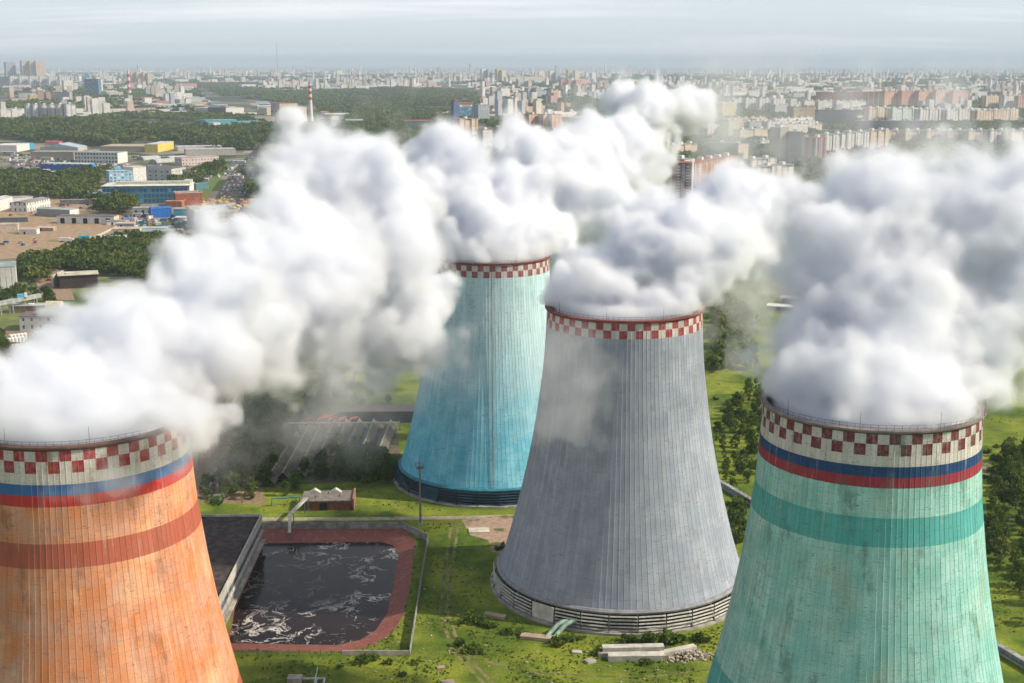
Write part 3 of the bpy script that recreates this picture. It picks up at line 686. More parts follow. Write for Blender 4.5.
# ------------------------------------------------------------------ pump house beside the pond
def wallmat(name, c, fz=3.0, bay=3.2, wv=(.38, .76), wu=(.30, .68), glass=(0.07, 0.085, 0.11), seams=True, stripe=None, var=.2):
    """facade: windows on a grid, panel joints and weather"""
    if name in _cache: return _cache[name]
    m = M(name, 0.8, 0.2); o = m.obj(); x, y, z = m.xyz(o); g = m.n('ShaderNodeNewGeometry')
    tcn = m.n('ShaderNodeTexCoord'); nx, ny, nz = m.xyz(tcn.outputs['Normal'])
    side = m.math('GREATER_THAN', m.math('ABSOLUTE', nx), 0.7); up = m.math('GREATER_THAN', m.math('ABSOLUTE', nz), 0.5)
    u = m.math('ADD', m.math('MULTIPLY', side, y), m.math('MULTIPLY', m.math('SUBTRACT', 1.0, side), x))
    uu = m.math('DIVIDE', u, bay); vv = m.math('DIVIDE', z, fz); fu = m.math('FRACT', uu); fv = m.math('FRACT', vv)
    def win(f, a, b): return m.math('MULTIPLY', m.math('GREATER_THAN', f, a), m.math('LESS_THAN', f, b))
    wm = m.math('MULTIPLY', m.math('MULTIPLY', win(fu, *wu), win(fv, *wv)), m.math('SUBTRACT', 1.0, up))
    cell = m.white(m.comb(m.math('FLOOR', uu), m.math('FLOOR', vv), side))
    base = m.mix(m.rng(m.noise(o, 0.08, 5, .6), .35, .65), tuple(q * (1 - var) for q in c), c)
    if stripe: base = m.mix(m.math('MULTIPLY', m.math('LESS_THAN', m.math('FRACT', m.math('MULTIPLY', uu, 1 / stripe[1])), stripe[2]), m.math('SUBTRACT', 1.0, up)), base, stripe[0])
    base = m.mix(m.rng(m.noise(m.vmul(o, (1, 1, .12)), 0.6, 4), .55, .75, 0, .35), base, tuple(q * .5 for q in c))
    if seams:
        sm = m.math('MAXIMUM', m.math('LESS_THAN', fu, .035), m.math('LESS_THAN', fv, .05)); base = m.mix(m.math('MULTIPLY', sm, .35), base, tuple(q * .4 for q in c))
    gl = m.mix(m.rng(cell, .55, 1), glass, tuple(min(1, q * 3.5 + .05) for q in glass))
    m.col(m.mix(wm, base, gl)); m.put(m.b.inputs['Roughness'], m.math('SUBTRACT', .82, m.math('MULTIPLY', wm, .5)))
    _cache[name] = m.mat; return m.mat
tar = paint('tar_roof', (0.055, 0.045, 0.045), 0.95, 0.4, 0.25)
def edge_building(p0px, p1px, vtop, depth, away=True):
    """front wall from pixel to pixel on the ground; height read off at the first corner -> origin, angle, length, height"""
    a, b = Vector(G(*p0px)), Vector(G(*p1px)); L = (b - a).length; ang = math.atan2(b.y - a.y, b.x - a.x)
    h = P(p0px[0], vtop, a.y).z
    return a, ang, L, h
# long wall facing the pond
a, b = Vector(G(262, 543)), Vector(G(226, 619)); L = (b - a).length * 1.5; ang = math.atan2(b.y - a.y, b.x - a.x); hh = 8.6
root = empty('pump_house', a, ang, 'long pump house with dark flat roof and pale parapet beside the pond', 'pump house')
MB().box((L / 2, -14, hh / 2 - 1.0), (L, 28, hh + 2.0 - .4)).build('wall', paint('pump_wall', (0.30, 0.27, 0.22), .9, .4, .4), root)
def tarroof():
    m = M('tar_sheet_roof', .95, .15); o = m.obj(); x, y, z = m.xyz(o); n = m.noise(o, .5, 5, .65)
    st = m.math('LESS_THAN', m.math('FRACT', m.math('DIVIDE', x, 1.3)), .10); c = m.mix(m.rng(n, .4, .65), (0.035, .025, .028), (0.085, .065, .06)); m.col(m.mix(m.math('MULTIPLY', st, .6), c, (0.14, .11, .10))); return m.mat
MB().box((L / 2, -14.2, hh - .05), (L - .6, 27.2, .3)).build('roof', tarroof(), root)
m_ = MB(); m_.box((L / 2, .15, hh - .5), (L + .3, .4, 2.6)); m_.box((-.05, -14, hh + .15), (.4, 28.2, 1.3)); m_.build('parapet', pale_slab, root)
MB().box((L / 2, .1, hh - 3.0), (L - .4, .1, 1.7)).build('window_band', wallmat('pump_windows', (0.06, .06, .065), 1.7, 1.5, (.05, .95), (.08, .92)), root)
MB().box((L / 2, .2, hh - 4.5), (L, .5, .9)).build('ledge', pale_slab, root)
MB().box((L / 2, .5, hh - 7.6), (L, 1.2, .5)).build('plinth', concrete, root)
KEEP.append((a.x - 14, a.y - 20, 32))

# brick hut
a, b = Vector(G(303, 511)), Vector(G(352, 510)); L = (b - a).length; ang = math.atan2(b.y - a.y, b.x - a.x)
root = empty('brick_hut', a, ang, 'small red brick hut with flat grey roof behind the pond', 'hut'); bm_ = paint('hut_brick', (0.22, .075, .05), .9, .35, .9)
MB().box((L / 2, 5, 1.6), (L, 10, 3.2)).build('wall', bm_, root); MB().box((L / 2 - .1, 5, 3.35), (L + .8, 10.8, .34)).build('roof', paint('hut_roof', (0.20, .17, .15), .95, .35, .6), root)
MB().box((L * .42, -.03, 1.3), (2.6, .12, 2.5)).build('door', dark_in, root)  # near-black block painting the shade inside the open doorway
MB().box((L + .5, 5, 2.1), (.5, 11.4, 4.2)).build('end_wall', paint('hut_end', (0.33, .16, .11), .9, .35, .9), root)
for i, (tx, ty) in enumerate(((4, 3), (8, 7), (12, 4))): MB().tube([(0, 0, 0), (0, 0, .8)], .22, 8).build('roof_vent', steel, root, (tx, ty, 3.5))
for tx in (2.5, 9.5):
    q = MB(); q.add([(-2, 0, 0), (2, 0, 0), (0, 0, 1.3), (-2, 2.4, 0), (2, 2.4, 0), (0, 2.4, 1.3)], [(0, 1, 2), (5, 4, 3), (0, 2, 5, 3), (1, 4, 5, 2), (0, 3, 4, 1)]); q.build('skylight', pale_slab, root, (tx + .8, 7.6, 3.53))
KEEP.append((a.x + L / 2, a.y + 5, 9))

# flood-light mast
b = G(420.5, 524); top = P(420.5, 463, b.y).z
root = empty('floodlight_mast', b, R(10), 'tall grey floodlight mast with top platform beside the pond fence', 'mast')
MB().tube([(0, 0, -.2), (0, 0, top * .5), (0, 0, top)], [.42, .32, .24], 10).build('pole', paint('mast_concrete', (0.20, .19, .17), .9), root)
q = MB().box((0, 0, top - 1.6), (2.4, 2.4, .12)); [q.bar((1.2 * x, 1.2 * y, top - 1.6), (1.2 * x, 1.2 * y, top - .5), .07) for x in (-1, 1) for y in (-1, 1)]
for z in (top - .5, top - 1.0): q.bar((-1.2, -1.2, z), (1.2, -1.2, z), .06).bar((-1.2, 1.2, z), (1.2, 1.2, z), .06).bar((-1.2, -1.2, z), (-1.2, 1.2, z), .06).bar((1.2, -1.2, z), (1.2, 1.2, z), .06)
q.build('platform', steel, root)
for k in range(4): MB().box((0, 0, 0), (.35, .7, .5)).build('floodlight', paint('lamp_case', (0.3, .3, .3), .5), root, (1.25 * math.cos(k * 1.571), 1.25 * math.sin(k * 1.571), top - .1), k * 1.571)
MB().bar((0, 0, top), (0, 0, top + 2), .06).build('rod', steel, root)
MB().box((0, 0, .25), (1.6, 1.6, .6)).build('footing', concrete, root)

# ------------------------------------------------------------------ rows of ridged duct covers behind the hut
def cover(p0, p1, wd, label):
    a, b = Vector(G(*p0)), Vector(G(*p1)); L = (b - a).length; ang = math.atan2(b.y - a.y, b.x - a.x)
    root = empty('louvre_cover', a, ang, label, 'louvre cover', 'ridged louvre covers in rows')
    hgt = 3.4; q = MB(); sl = math.atan2(2.3, wd / 2)
    for s in (-1, 1):
        q = MB(); n = int(L / 1.6)
        for i in range(n):
            q.bar((L * (i + .5) / n, s * wd / 2, 1.0), (L * (i + .5) / n, .05 * s, hgt), 1.15, .10)
        q.build('slope', paint('cover_sheet', (0.22, .19, .14), .9, .5, .5), root)
    q = MB(); q.bar((0, 0, hgt + .1), (L, 0, hgt + .1), .5, .2)
    q.build('ridge', paint('cover_ridge', (0.28, .26, .22)), root)
    q = MB()
    for i in range(int(L / 6) + 1):
        x = min(L, i * 6); q.bar((x, -wd / 2, 0), (x, -wd / 2, 1.1), .25).bar((x, wd / 2, 0), (x, wd / 2, 1.1), .25).bar((x, -wd / 2, 1.0), (x, wd / 2, 1.0), .2)
    q.bar((0, -wd / 2, 1.05), (L, -wd / 2, 1.05), .2).bar((0, wd / 2, 1.05), (L, wd / 2, 1.05), .2); q.build('frame', steel, root)
    MB().add([(-.05, -wd / 2, 1), (-.05, wd / 2, 1), (-.05, 0, hgt)], [(0, 2, 1)]).build('gable', dark_in, root)
orders = ['first', 'second', 'third', 'fourth', 'fifth', 'sixth', 'seventh', 'eighth']
rows = [((268, 487), (297, 440)), ((283, 482), (309, 434)), ((299, 480), (322, 429)), ((322, 458), (335, 428)), ((337, 452), (347, 427)), ((349, 450), (360, 427)), ((364, 453), (374, 427)), ((380, 456), (391, 428))]
for i, (p0, p1) in enumerate(rows): cover(p0, p1, 4.6, 'ridged grey louvre cover, %s from the left in the rows before the blue tower' % orders[i])
# white header pipe over the rows, red bent pipes behind
root = empty('header_pipe', G(275, 431), 0, 'long pale pipe on trestle legs behind the louvre covers', 'pipe'); o = G(275, 431)
q = MB().tube([(0, 0, 3.2), (G(400, 430) - o) + Vector((0, 0, 3.2))], .35, 8); q.build('pipe', pale_slab, root)
q = MB(); [q.bar((G(275 + 125 * i / 8, 431) - o), (G(275 + 125 * i / 8, 431) - o) + Vector((0, 0, 3)), .25) for i in range(9)]; q.build('trestle_leg', steel, root)
redp = paint('red_pipe', (0.36, .07, .06), .6, .3)
for i, u in enumerate((306, 317, 328, 338, 349)):
    o = G(u, 425); MB().tube([(0, 0, 0), (0, 0, 1.6), (.6, .8, 2.4), (7, 6, 2.8), (8, 8, 2.4), (8, 9, .2)], .55, 8).build('bent_pipe', redp, None, o)
    tag(bpy.context.scene.objects[-1] if False else [x for x in COL.objects if x.name.startswith('bent_pipe')][-1], 'bent red pipe, %s from the left behind the louvre covers' % orders[i], 'pipe', 'red pipes behind the louvre covers')
a = G(345, 424); root = empty('dark_shed', a, R(2), 'long dark shed behind the red pipes, half lost in steam', 'shed')
MB().box((20, 6, 2.4), (44, 10, 4.8)).build('wall', paint('dark_shed_wall', (0.05, .04, .045)), root); MB().box((20, 6, 4.95), (45, 11, .3)).build('roof', paint('dark_shed_roof', (0.12, .10, .10)), root)
# pipe trestle left of the pump house, in the steam
for nm, pts, z, label in (('pipe_trestle', [(193, 470), (213, 447), (248, 388)], 6, 'concrete pipe trestle running back through the steam left of the pond'), ('pipe_trestle', [(228, 395), (300, 383), (395, 384)], 5, 'low pipe trestle crossing behind the trees, veiled by steam')):
    o = G(*pts[0]); root = empty(nm, o, 0, label, 'pipe trestle'); q = MB(); P3 = [G(*p) - o for p in pts]
    for a, b in zip(P3, P3[1:]):
        n = int((b - a).length / 7) + 1
        for s in (-1, 1): nn = Vector((-(b - a).y, (b - a).x, 0)).normalized() * s * 1.3; q.tube([a + nn + Vector((0, 0, z + .5)), b + nn + Vector((0, 0, z + .5))], .5, 8)
        for i in range(n):
            c = a + (b - a) * i / n; nn = Vector((-(b - a).y, (b - a).x, 0)).normalized() * 1.6
            l = MB(); l.bar(c + nn, c + nn + Vector((0, 0, z)), .5).bar(c - nn, c - nn + Vector((0, 0, z)), .5).bar(c + nn * 1.3 + Vector((0, 0, z - .3)), c - nn * 1.3 + Vector((0, 0, z - .3)), .5); l.build('frame', concrete, root)
    q.build('pipe', paint('lagging', (0.34, .29, .24), .8, .35), root)
for i, (u, v) in enumerate(((214, 492), (220, 486), (226, 480), (231, 470))):
    o = G(u, v); root = empty('cable_drum', o, R(30 * i), 'large round drum in the dirt behind the pump house, %s from the front' % ('first', 'second', 'third', 'fourth')[i], 'drum', 'drums behind the pump house')
    MB().tube([(-1, 0, 1.6), (1, 0, 1.6)], 1.3, 16).build('core', dark_in if i < 3 else rust, root); [MB().tube([(x0, 0, 1.7), (x0 + .2, 0, 1.7)], 1.7, 18).build('flange', paint('drum_steel', (0.13, .09, .07)), root) for x0 in (-1.15, .95)]
# stair trestle by the hut
o = G(292, 528); root = empty('stair_trestle', o, R(6), 'green legged pipe trestle with sloping stair at the pond corner', 'trestle')
MB().bar((0, 0, 5), (4, 14, 5.2), 1.4, .3).bar((-.4, -.5, 5), (-.4, -7, 1), 1.0, .2).build('walkway', pale_slab, root); q = MB()
for x, y in ((-.6, 0), (.6, 0), (3.4, 14), (4.6, 14), (-.9, -7), (.1, -7)): q.bar((x, y, -1.5), (x, y, 5.1 if y > -1 else 1.1), .3)
q.build('leg', green_pipe, root)
q = MB().bar((-.7, 0, 6), (3.3, 14, 6.2), .08).bar((.7, 0, 6), (4.7, 14, 6.2), .08); q.build('railing', steel, root)
o = G(272, 506); MB().tube([(0, 0, 0), (0, 0, 2.6), (9, 2, 2.6), (9, 2, 0)], .3, 8).build('hoop_pipe', green_pipe, None, o); tag(COL.objects['hoop_pipe'], 'green hoop of pipe standing in the grass behind the pump house', 'pipe')

# ------------------------------------------------------------------ rubble and slabs before the grey tower
def slab(u, v, d, rz, label, m=None, name='concrete_slab', tilt=0, z=0):
    o = MB().box((0, 0, d[2] / 2), d, 0, 0, tilt).build(name, m or concrete, None, G(u, v) + Vector((0, 0, z)), R(rz)); tag(o, label, 'concrete slab', 'loose concrete slabs in the grass'); return o
slab(479, 531, (6.5, 4.5, .4), 4, 'pale square concrete slab on the dirt left of the grey tower', paint('pad', (0.52, .46, .38)))
slab(538, 639, (9, 2.4, .9), -14, 'long tan concrete slab lying before the grey tower door', paint('tan_slab', (0.38, .29, .22)))
slab(495, 617, (6, 2, .8), -22, 'weathered slab in the grass at the left foot of the grey tower', paint('tan_slab', (0.38, .29, .22)))
slab(636, 659, (14, 2.6, 1.4), 2, 'front long beam of the concrete stack before the grey tower', pale_slab, 'concrete_beam')
slab(633, 653, (15.5, 2.2, 2.0), 3, 'back long beam of the concrete stack before the grey tower', pale_slab, 'concrete_beam')
slab(622, 656, (12, 1.2, 1.0), 1, 'thin middle beam of the concrete stack before the grey tower', concrete, 'concrete_beam')
slab(678, 652, (10, 1.8, 1.0), 24, 'slanting pale beam beside the rubble heap', pale_slab, 'concrete_beam')
slab(590, 662, (2.5, 2, .6), 30, 'small broken slab left of the beam stack'); slab(577, 653, (2.4, 1.5, .5), -10, 'small pale block in the grass below the tower door', pale_slab)
slab(448, 683, (3, 2, .4), 10, 'small flat slab in the grass at the bottom edge', paint('tan_slab', (0.38, .29, .22))); slab(441, 668, (2, 1.4, .4), 10, 'small tan slab in the grass below the pond corner', paint('tan_slab', (0.38, .29, .22)))
q = MB(); rs = random.Random(5)
for i in range(230):
    x, y = rs.gauss(0, 3.6), rs.gauss(0, 1.5); s = rs.uniform(.25, .85); q.box((x, y, max(.1, 1.2 * math.exp(-(x / 4) ** 2 - (y / 1.8) ** 2) - .1 + rs.uniform(-.2, .3))), (s, s * rs.uniform(.5, 1), s * rs.uniform(.4, .8)), rs.uniform(0, 3), 0, rs.uniform(-.6, .6), rs.uniform(-.6, .6))
tag(q.build('rubble', paint('rubble_stone', (0.42, .36, .29), .95, .3, 1.2), None, G(688, 657), R(8)), 'heap of broken concrete rubble right of the beam stack', 'rubble', None, 'stuff')
q = MB()
for i in range(260):
    p = G(rs.uniform(250, 720), rs.uniform(565, 690)); s = rs.uniform(.12, .5)
    if in_poly(p.x, p.y, POND_OUT) or (p.x - 28) ** 2 + (p.y - 352) ** 2 < 39 ** 2: continue
    q.box((p.x, p.y, s * .2), (s * 1.6, s, s * .5), rs.uniform(0, 3), 0, rs.uniform(-.3, .3))
tag(q.build('debris', paint('stray_stone', (0.40, .33, .25), .95, .3, 1.2)), 'stray stones and scraps scattered in the grass', 'debris', None, 'stuff')
for i, (u, v) in enumerate(((553, 634), (561, 634))):
    MB().tube([(0, -4, .4), (0, -1.5, 1.0), (.6, 1, 2.2), (1.4, 3, 2.6), (2, 5, 2.2)], .6, 12).build('duct_pipe', paint('mint_pipe', (0.20, .30, .25), .6, .25), None, G(u, v), R(-30)); tag(COL.objects['duct_pipe' if i == 0 else 'duct_pipe.001'], ('left', 'right')[i] + ' one of two pale green pipes entering the grey tower base', 'pipe', 'pipes at the grey tower base')
# bottom-left pipes and box
o = G(300, 682); root = empty('valve_box', o, 0, 'small concrete valve box with pale pipes at the bottom edge', 'valve box')
MB().box((-1.2, 0, .7), (3.4, 2.6, 1.4)).build('box', concrete, root); MB().tube([(.8, 0, .9), (6, 0, .9), (6, -2.5, .9)], .3, 8).tube([(4, 0, .9), (4.2, -5, .5)], .25, 8).build('pipe', paint('pale_pipe', (0.35, .45, .5), .6), root)
MB().bar((3.2, 7.5, .25), (4.0, -3.5, 1.4), .22).build('strut', pale_slab, root)
# conduit on the right, running past the green tower
o = G(718, 484.5); e = G(1100, 712); d = e - o; L = d.length; root = empty('pipe_conduit', o, math.atan2(d.y, d.x), 'long grey raised conduit running through the meadow behind the green tower', 'conduit')
MB().box((L / 2, 0, 1.1), (L, 1.5, 1.6)).build('casing', paint('conduit_steel', (0.27, .28, .29), .8, .35, .3), root); q = MB()
for i in range(int(L / 3.0)): q.box((i * 3.0, 0, 1.15), (.25, 1.8, 2.0))
q.build('rib', concrete, root)
for s in (-1, 1): MB().tube([(0, s * 1.9, .8), (L, s * 1.9, .8)], .3, 6).build('side_pipe', steel, root)
# foreground of the right: stacks of pale sheeting and a shed beyond the meadow
for i, (u, v, Lx, Ly) in enumerate(((785, 311, 22, 5), (800, 303, 24, 5), (812, 297, 22, 5))):
    root = empty('open_shed', G(u, v), R(-24), 'long low open shed with white roof beyond the meadow, %s of three' % ('nearest', 'middle', 'farthest')[i], 'shed', 'white roofed sheds beyond the meadow')
    MB().box((0, 0, 3.2), (Lx, Ly, .3), 0, 0, R(8)).build('roof', paint('white_sheet', (0.68, .67, .64), .6, .2), root); q = MB(); [q.bar((x, y, 0), (x, y, 3.1), .3) for x in np.linspace(-Lx / 2 + 1, Lx / 2 - 1, 6) for y in (-Ly / 2 + .5, Ly / 2 - .5)]; q.build('post', steel, root)
    MB().box((0, Ly / 2 - .3, 1.5), (Lx, .2, 3)).build('back_wall', paint('dark_shed_wall', (0.05, .04, .045)), root)
# ------------------------------------------------------------------ buildings
WH = (0.62, .60, .56)
def roofmat(c): return paint('roof_%d_%d_%d' % tuple(int(q * 100) for q in c), c, .9, .28, .12)
def building(name, p0, p1, vtop, depth, wall, roof, label, cat='building', group=None, over=.0, gable=False, parapet=.0, doors=0, doorm=None, base=None, extras=None, h=None, endm=None, keep=True):
    a, b = Vector(G(*p0)), Vector(G(*p1)); L = (b - a).length; ang = math.atan2(b.y - a.y, b.x - a.x)
    hh = h or max(2.5, P(p0[0], vtop, a.y).z)
    root = empty(name, a, ang, label, cat, group)
    MB().box((L / 2, depth / 2, hh / 2), (L, depth, hh)).build('wall', wall, root)
    if gable:
        q = MB(); g = gable; y0, y1, xm = -over - .3, depth + over + .3, depth / 2
        if g > 0:   # ridge along the length
            q.add([(-.4, y0, hh), (L + .4, y0, hh), (L + .4, xm, hh + g), (-.4, xm, hh + g), (-.4, y1, hh), (L + .4, y1, hh), (-.4, y0, hh + .25), (L + .4, y0, hh + .25)], [(0, 1, 2, 3), (3, 2, 5, 4), (0, 3, 4), (1, 5, 2)])
        else:       # ridge from front to back
            g = -g; q.add([(-.4, y0, hh), (L / 2, y0, hh + g), (L + .4, y0, hh), (-.4, y1, hh), (L / 2, y1, hh + g), (L + .4, y1, hh)], [(0, 1, 4, 3), (1, 2, 5, 4), (0, 2, 1), (3, 4, 5)])
        q.build('roof', roof, root)
    else:
        MB().box((L / 2, depth / 2, hh + .16), (L + .5 + over, depth + .5 + over, .4)).build('roof', roof, root)
        if parapet:
            q = MB(); z = hh + .3 + parapet / 2
            q.box((L / 2, 0, z), (L + .6, .4, parapet + .2)).box((L / 2, depth, z), (L + .6, .4, parapet + .2)).box((0, depth / 2, z), (.4, depth - .42, parapet + .2)).box((L, depth / 2, z), (.4, depth - .42, parapet + .2)); q.build('parapet', pale_slab, root)
    if endm: MB().box((L + .06, depth / 2, hh / 2 + .02), (.14, depth + .1, hh + .1)).build('end_wall', endm, root)
    for i in range(doors): MB().box((0, 0, hh * .38), (L / doors * .38, .2, hh * .72)).build('door', doorm or dark_in, root, (L * (i + .5) / doors, -.02, 0))
    if extras:
        for nm, bx, mt in extras:
            MB().box((0, 0, bx[5] / 2), (bx[3], bx[4], bx[5])).build(nm, mt, root, (bx[0] if bx[0] >= 0 else L + bx[0], bx[1], hh + .2 if bx[2] is None else bx[2]))
    if keep:
        c = a + Matrix.Rotation(ang, 3, 'Z') @ Vector((L / 2, depth / 2, 0)); n = max(1, int(L / max(depth, 6)))
        for i in range(n + 1): c = a + Matrix.Rotation(ang, 3, 'Z') @ Vector((L * i / max(1, n), depth / 2, 0)); KEEP.append((c.x, c.y, depth / 2))
    return root
def W(c, **k): return wallmat('facade_%d_%d_%d_%s' % (*[int(q * 100) for q in c], '_'.join(str(v) for v in k.values()).replace(' ', '')), c, **k)
def Pn(c, **k): return paint('clad_%d_%d_%d' % tuple(int(q * 100) for q in c), c, **k)
white_p, cream, blue_p, teal_p = Pn((.66, .65, .62)), Pn((.58, .50, .38)), Pn((.02, .14, .48)), Pn((.05, .28, .36))
grey_r, pale_r, tan_r, pink_r, blue_r, dark_r, green_r = roofmat((.22, .22, .21)), roofmat((.50, .49, .46)), roofmat((.36, .32, .25)), roofmat((.48, .36, .29)), roofmat((.30, .40, .46)), roofmat((.10, .09, .10)), roofmat((.25, .26, .18))
B = building
B('white_hall', (-22, 290), (17, 288), 268, 24, W((.62, .60, .57), fz=9, bay=3.5, wv=(.0, .9), wu=(0, .12), glass=(.2, .19, .18), seams=False), roofmat((.28, .32, .33)), 'white hall with ribbed lit wall at the left edge', 'hall', gable=2.0)
B('warehouse', (60, 289), (98, 287), 276, 15, Pn((.055, .04, .04)), roofmat((.50, .47, .36)), 'dark fronted warehouse with wide beige roof on the dirt yard', 'warehouse', over=1.5, extras=[('vent', (4, 5, None, 1, 1, .8), steel)])
a = G(57.5, 287); MB().box((0, 0, 4.2), (1.2, 22, 8.4)).build('buttress_wall', pale_slab, None, a + Vector((-1.5, 6, 0)), R(0)); tag(COL.objects['buttress_wall'], 'pale end wall standing against the left side of the dark fronted warehouse', 'wall')
B('admin_building', (20, 331), (74, 330), 317, 16, W((.60, .58, .58), fz=4.2, bay=4.5, wv=(.3, .75), wu=(.35, .62), seams=False), roofmat((.14, .10, .09)), 'white two storey works building with small dark windows, half in steam', 'works building', extras=[('porch', (16, -2.5, 0.0, 3.5, 5, 3.4), white_p), ('roof_vent', (8, 5, None, 2, 2, 1), steel)])
B('gallery_building', (9, 313), (60, 312), 306.5, 9, Pn((.20, .13, .11)), roofmat((.36, .37, .34)), 'long low building with pale roof and white domed end behind the works building', 'works building', extras=[('roof_light', (12, 4, None, 3, 3, .7), white_p)])
q = MB(); prf = [(3.6 * math.cos(t), 3.6 * math.sin(t)) for t in np.linspace(0, math.pi, 12)]
vs = [(x, y, z) for x in (0, 9) for y, z in prf]; q.add(vs, [(i, i + 1, i + 13, i + 12) for i in range(11)] + [tuple(range(12))[::-1], tuple(range(12, 24))]); o = q.build('domed_shed', cream, None, G(49, 313) + Vector((0, -3, 4.2))); tag(o, 'small cream barrel roof at the end of the long low building', 'shed')
# conveyor gallery on legs
o = G(-8, 316); e = P(34, 295, o.y + 12); root = empty('conveyor_gallery', o, 0, 'sloping grey conveyor gallery on tall legs at the left edge', 'conveyor gallery')
s0, s1 = Vector((0, 0, 6.5)), Vector((e.x - o.x, 22, 8.5)); MB().bar(s0, s1, 3.2, 2.2).build('gallery', paint('gallery_sheet', (.36, .38, .36), .8, .3), root); q = MB()
for t in (.15, .4, .65, .9):
    c = s0.lerp(s1, t); [q.bar((c.x + dx, c.y, 0), (c.x + dx * .5, c.y, c.z - 1), .45) for dx in (-1.2, 1.2)]
q.build('leg', pale_slab, root); c = s0.lerp(s1, .62); MB().box((c.x, c.y, c.z + 2), (5, 3, 2), 0.4).build('head_house', Pn((.10, .42, .62)), root)
MB().box((c.x + 2.2, c.y + .8, c.z + 2.3), (1.6, 3.2, 2.4), .4).build('head_cap', white_p, root)
# tanks
k = 0
for (u0, u1, v0, v1, n, m_) in ((9, 23, 345, 339, 5, 2), (34, 47, 342, 338, 4, 2)):
    for i in range(n):
        for j in range(m_):
            u, v = u0 + (u1 - u0) * i / (n - 1) + 2.2 * j, v0 + (v1 - v0) * (i * .3 / (n - 1)) - 3.6 * j + .5; o = G(u, v)
            MB().tube([(0, 0, 0), (0, 0, .9)], 1.0, 12).tube([(0, 0, .9), (0, 0, 3.6), (0, 0, 4.0), (0, 0, 4.2)], [1.15, 1.15, .8, .2], 14).build('storage_tank', white_p if u0 < 20 else Pn((.45, .46, .47)), None, o)
            ob = [x for x in COL.objects if x.name.startswith('storage_tank')][-1]; tag(ob, ('small white upright tank in the %s row of the left tank group' if u0 < 20 else 'small grey upright tank in the %s row of the right tank group') % ('front', 'back')[j], 'tank', 'upright tanks in the left group' if u0 < 20 else 'upright tanks in the right group')
# pipe racks, lower left
for i, (v, c_, hh) in enumerate(((350, (.10, .06, .05), 3.2), (356, (.14, .10, .07), 2.6), (362, (.07, .05, .05), 2.8), (372, (.16, .11, .08), 2))):
    a, b = G(-30, v), G(62, v - 1); root = empty('pipe_rack', a, 0, 'dark rusty pipe rack in the works yard, %s from the tanks' % orders[i], 'pipe rack', 'pipe racks in the works yard'); q = MB(); d = b - a
    for s in range(4): q.tube([Vector((0, s * .9, hh + rnd.uniform(-.3, .5))), d + Vector((0, s * .9, hh + rnd.uniform(-.3, .3)))], rnd.uniform(.15, .38), 6)
    q.build('pipe', paint('rack_pipe_%d' % i, c_, .8, .5, .5), root); q = MB()
    for t in np.linspace(0, 1, 14): c = d * t; q.bar((c.x, -.4, 0), (c.x, -.4, hh + .5), .22).bar((c.x, 3.1, 0), (c.x, 3.1, hh + .5), .22).bar((c.x, -.6, hh - .3), (c.x, 3.3, hh - .3), .22)
    q.build('frame', rust, root)
rs = random.Random(9)
q = MB()
for i in range(260):
    p = G(rs.uniform(-20, 75), rs.uniform(347, 392)); s = rs.uniform(.5, 1.8); q.box((p.x, p.y, s * .35), (s * rs.uniform(1, 3), s, s * .7), rs.uniform(0, 3), rs.choice((0, 0, 1, 2)))
tag(q.build('scrap', [Pn((.12, .08, .06)), Pn((.5, .48, .44)), Pn((.26, .20, .14))]), 'scrap and clutter strewn over the works yard', 'scrap', None, 'stuff')

# lot and sheds left
B('low_shed', (0, 231.5), (18, 231), 225, 11, Pn((.55, .45, .40)), pink_r, 'low pinkish shed on the dirt lot at the left edge', 'shed')
B('garage_row', (57, 223.5), (114, 224), 216, 13, white_p, roofmat((.15, .13, .13)), 'white garage row with five dark doors on the dirt lot', 'garage row', doors=5, endm=cream)
B('grey_shed', (37, 216), (70, 217.5), 208.5, 14, Pn((.27, .28, .28)), roofmat((.33, .35, .33)), 'grey metal shed behind the white garage row', 'shed', endm=white_p, gable=1.2)
B('long_shed', (27, 212), (51, 207), 203, 18, W((.66, .65, .62), fz=6, bay=5, wv=(.1, .6), wu=(.3, .6)), grey_r, 'white shed with lit front and dark doors at the back of the dirt lot', 'shed', gable=1.6)
B('long_shed', (-6, 213), (13, 207), 202, 15, white_p, roofmat((.42, .42, .40)), 'white shed with pale grey roof at the far left of the lot', 'shed', gable=1.5)
B('long_shed', (12, 204), (33, 202), 198.5, 16, Pn((.5, .48, .45)), roofmat((.30, .31, .30)), 'grey roofed shed just behind the white shed with dark doors', 'shed')
B('low_shed', (60, 204.5), (93, 204), 200.5, 10, Pn((.20, .20, .20)), grey_r, 'low dark shed at the back edge of the dirt lot', 'shed')
B('boundary_wall', (0, 222.5), (28, 222), 218, .6, Pn((.13, .16, .16)), grey_r, 'dark boundary wall in the dirt lot', 'wall', keep=False)
fence_line('white_fence', px((20, 259), (48, 254.5), (70, 249), (86, 242), (104, 234), (128, 222)), 2.0, 'pale boundary fence curving round the dirt lot', pale_slab, 7)
for i, (u, v, rz, c_, label) in enumerate(((65, 242, 4, white_p, 'white box trailer lorry parked at the near edge of the dirt lot'), (84, 240, 20, Pn((.02, .33, .50)), 'bright blue box lorry by the trees at the lot corner'))):
    root = empty('box_lorry', G(u, v), R(rz), label, 'lorry'); MB().box((0, 0, 2.4), (9, 2.5, 2.7)).build('cargo_box', c_, root); MB().box((5.7, 0, 1.7), (2, 2.4, 2.3)).build('cab', white_p, root)
    for x in (-3.2, -2, 4.6): MB().tube([(0, -1.25, .5), (0, 1.25, .5)], .5, 12).build('wheel', dark_in, root, (x, 0, 0))
    MB().box((0, 0, .95), (10, 1, .25)).build('chassis', steel, root)
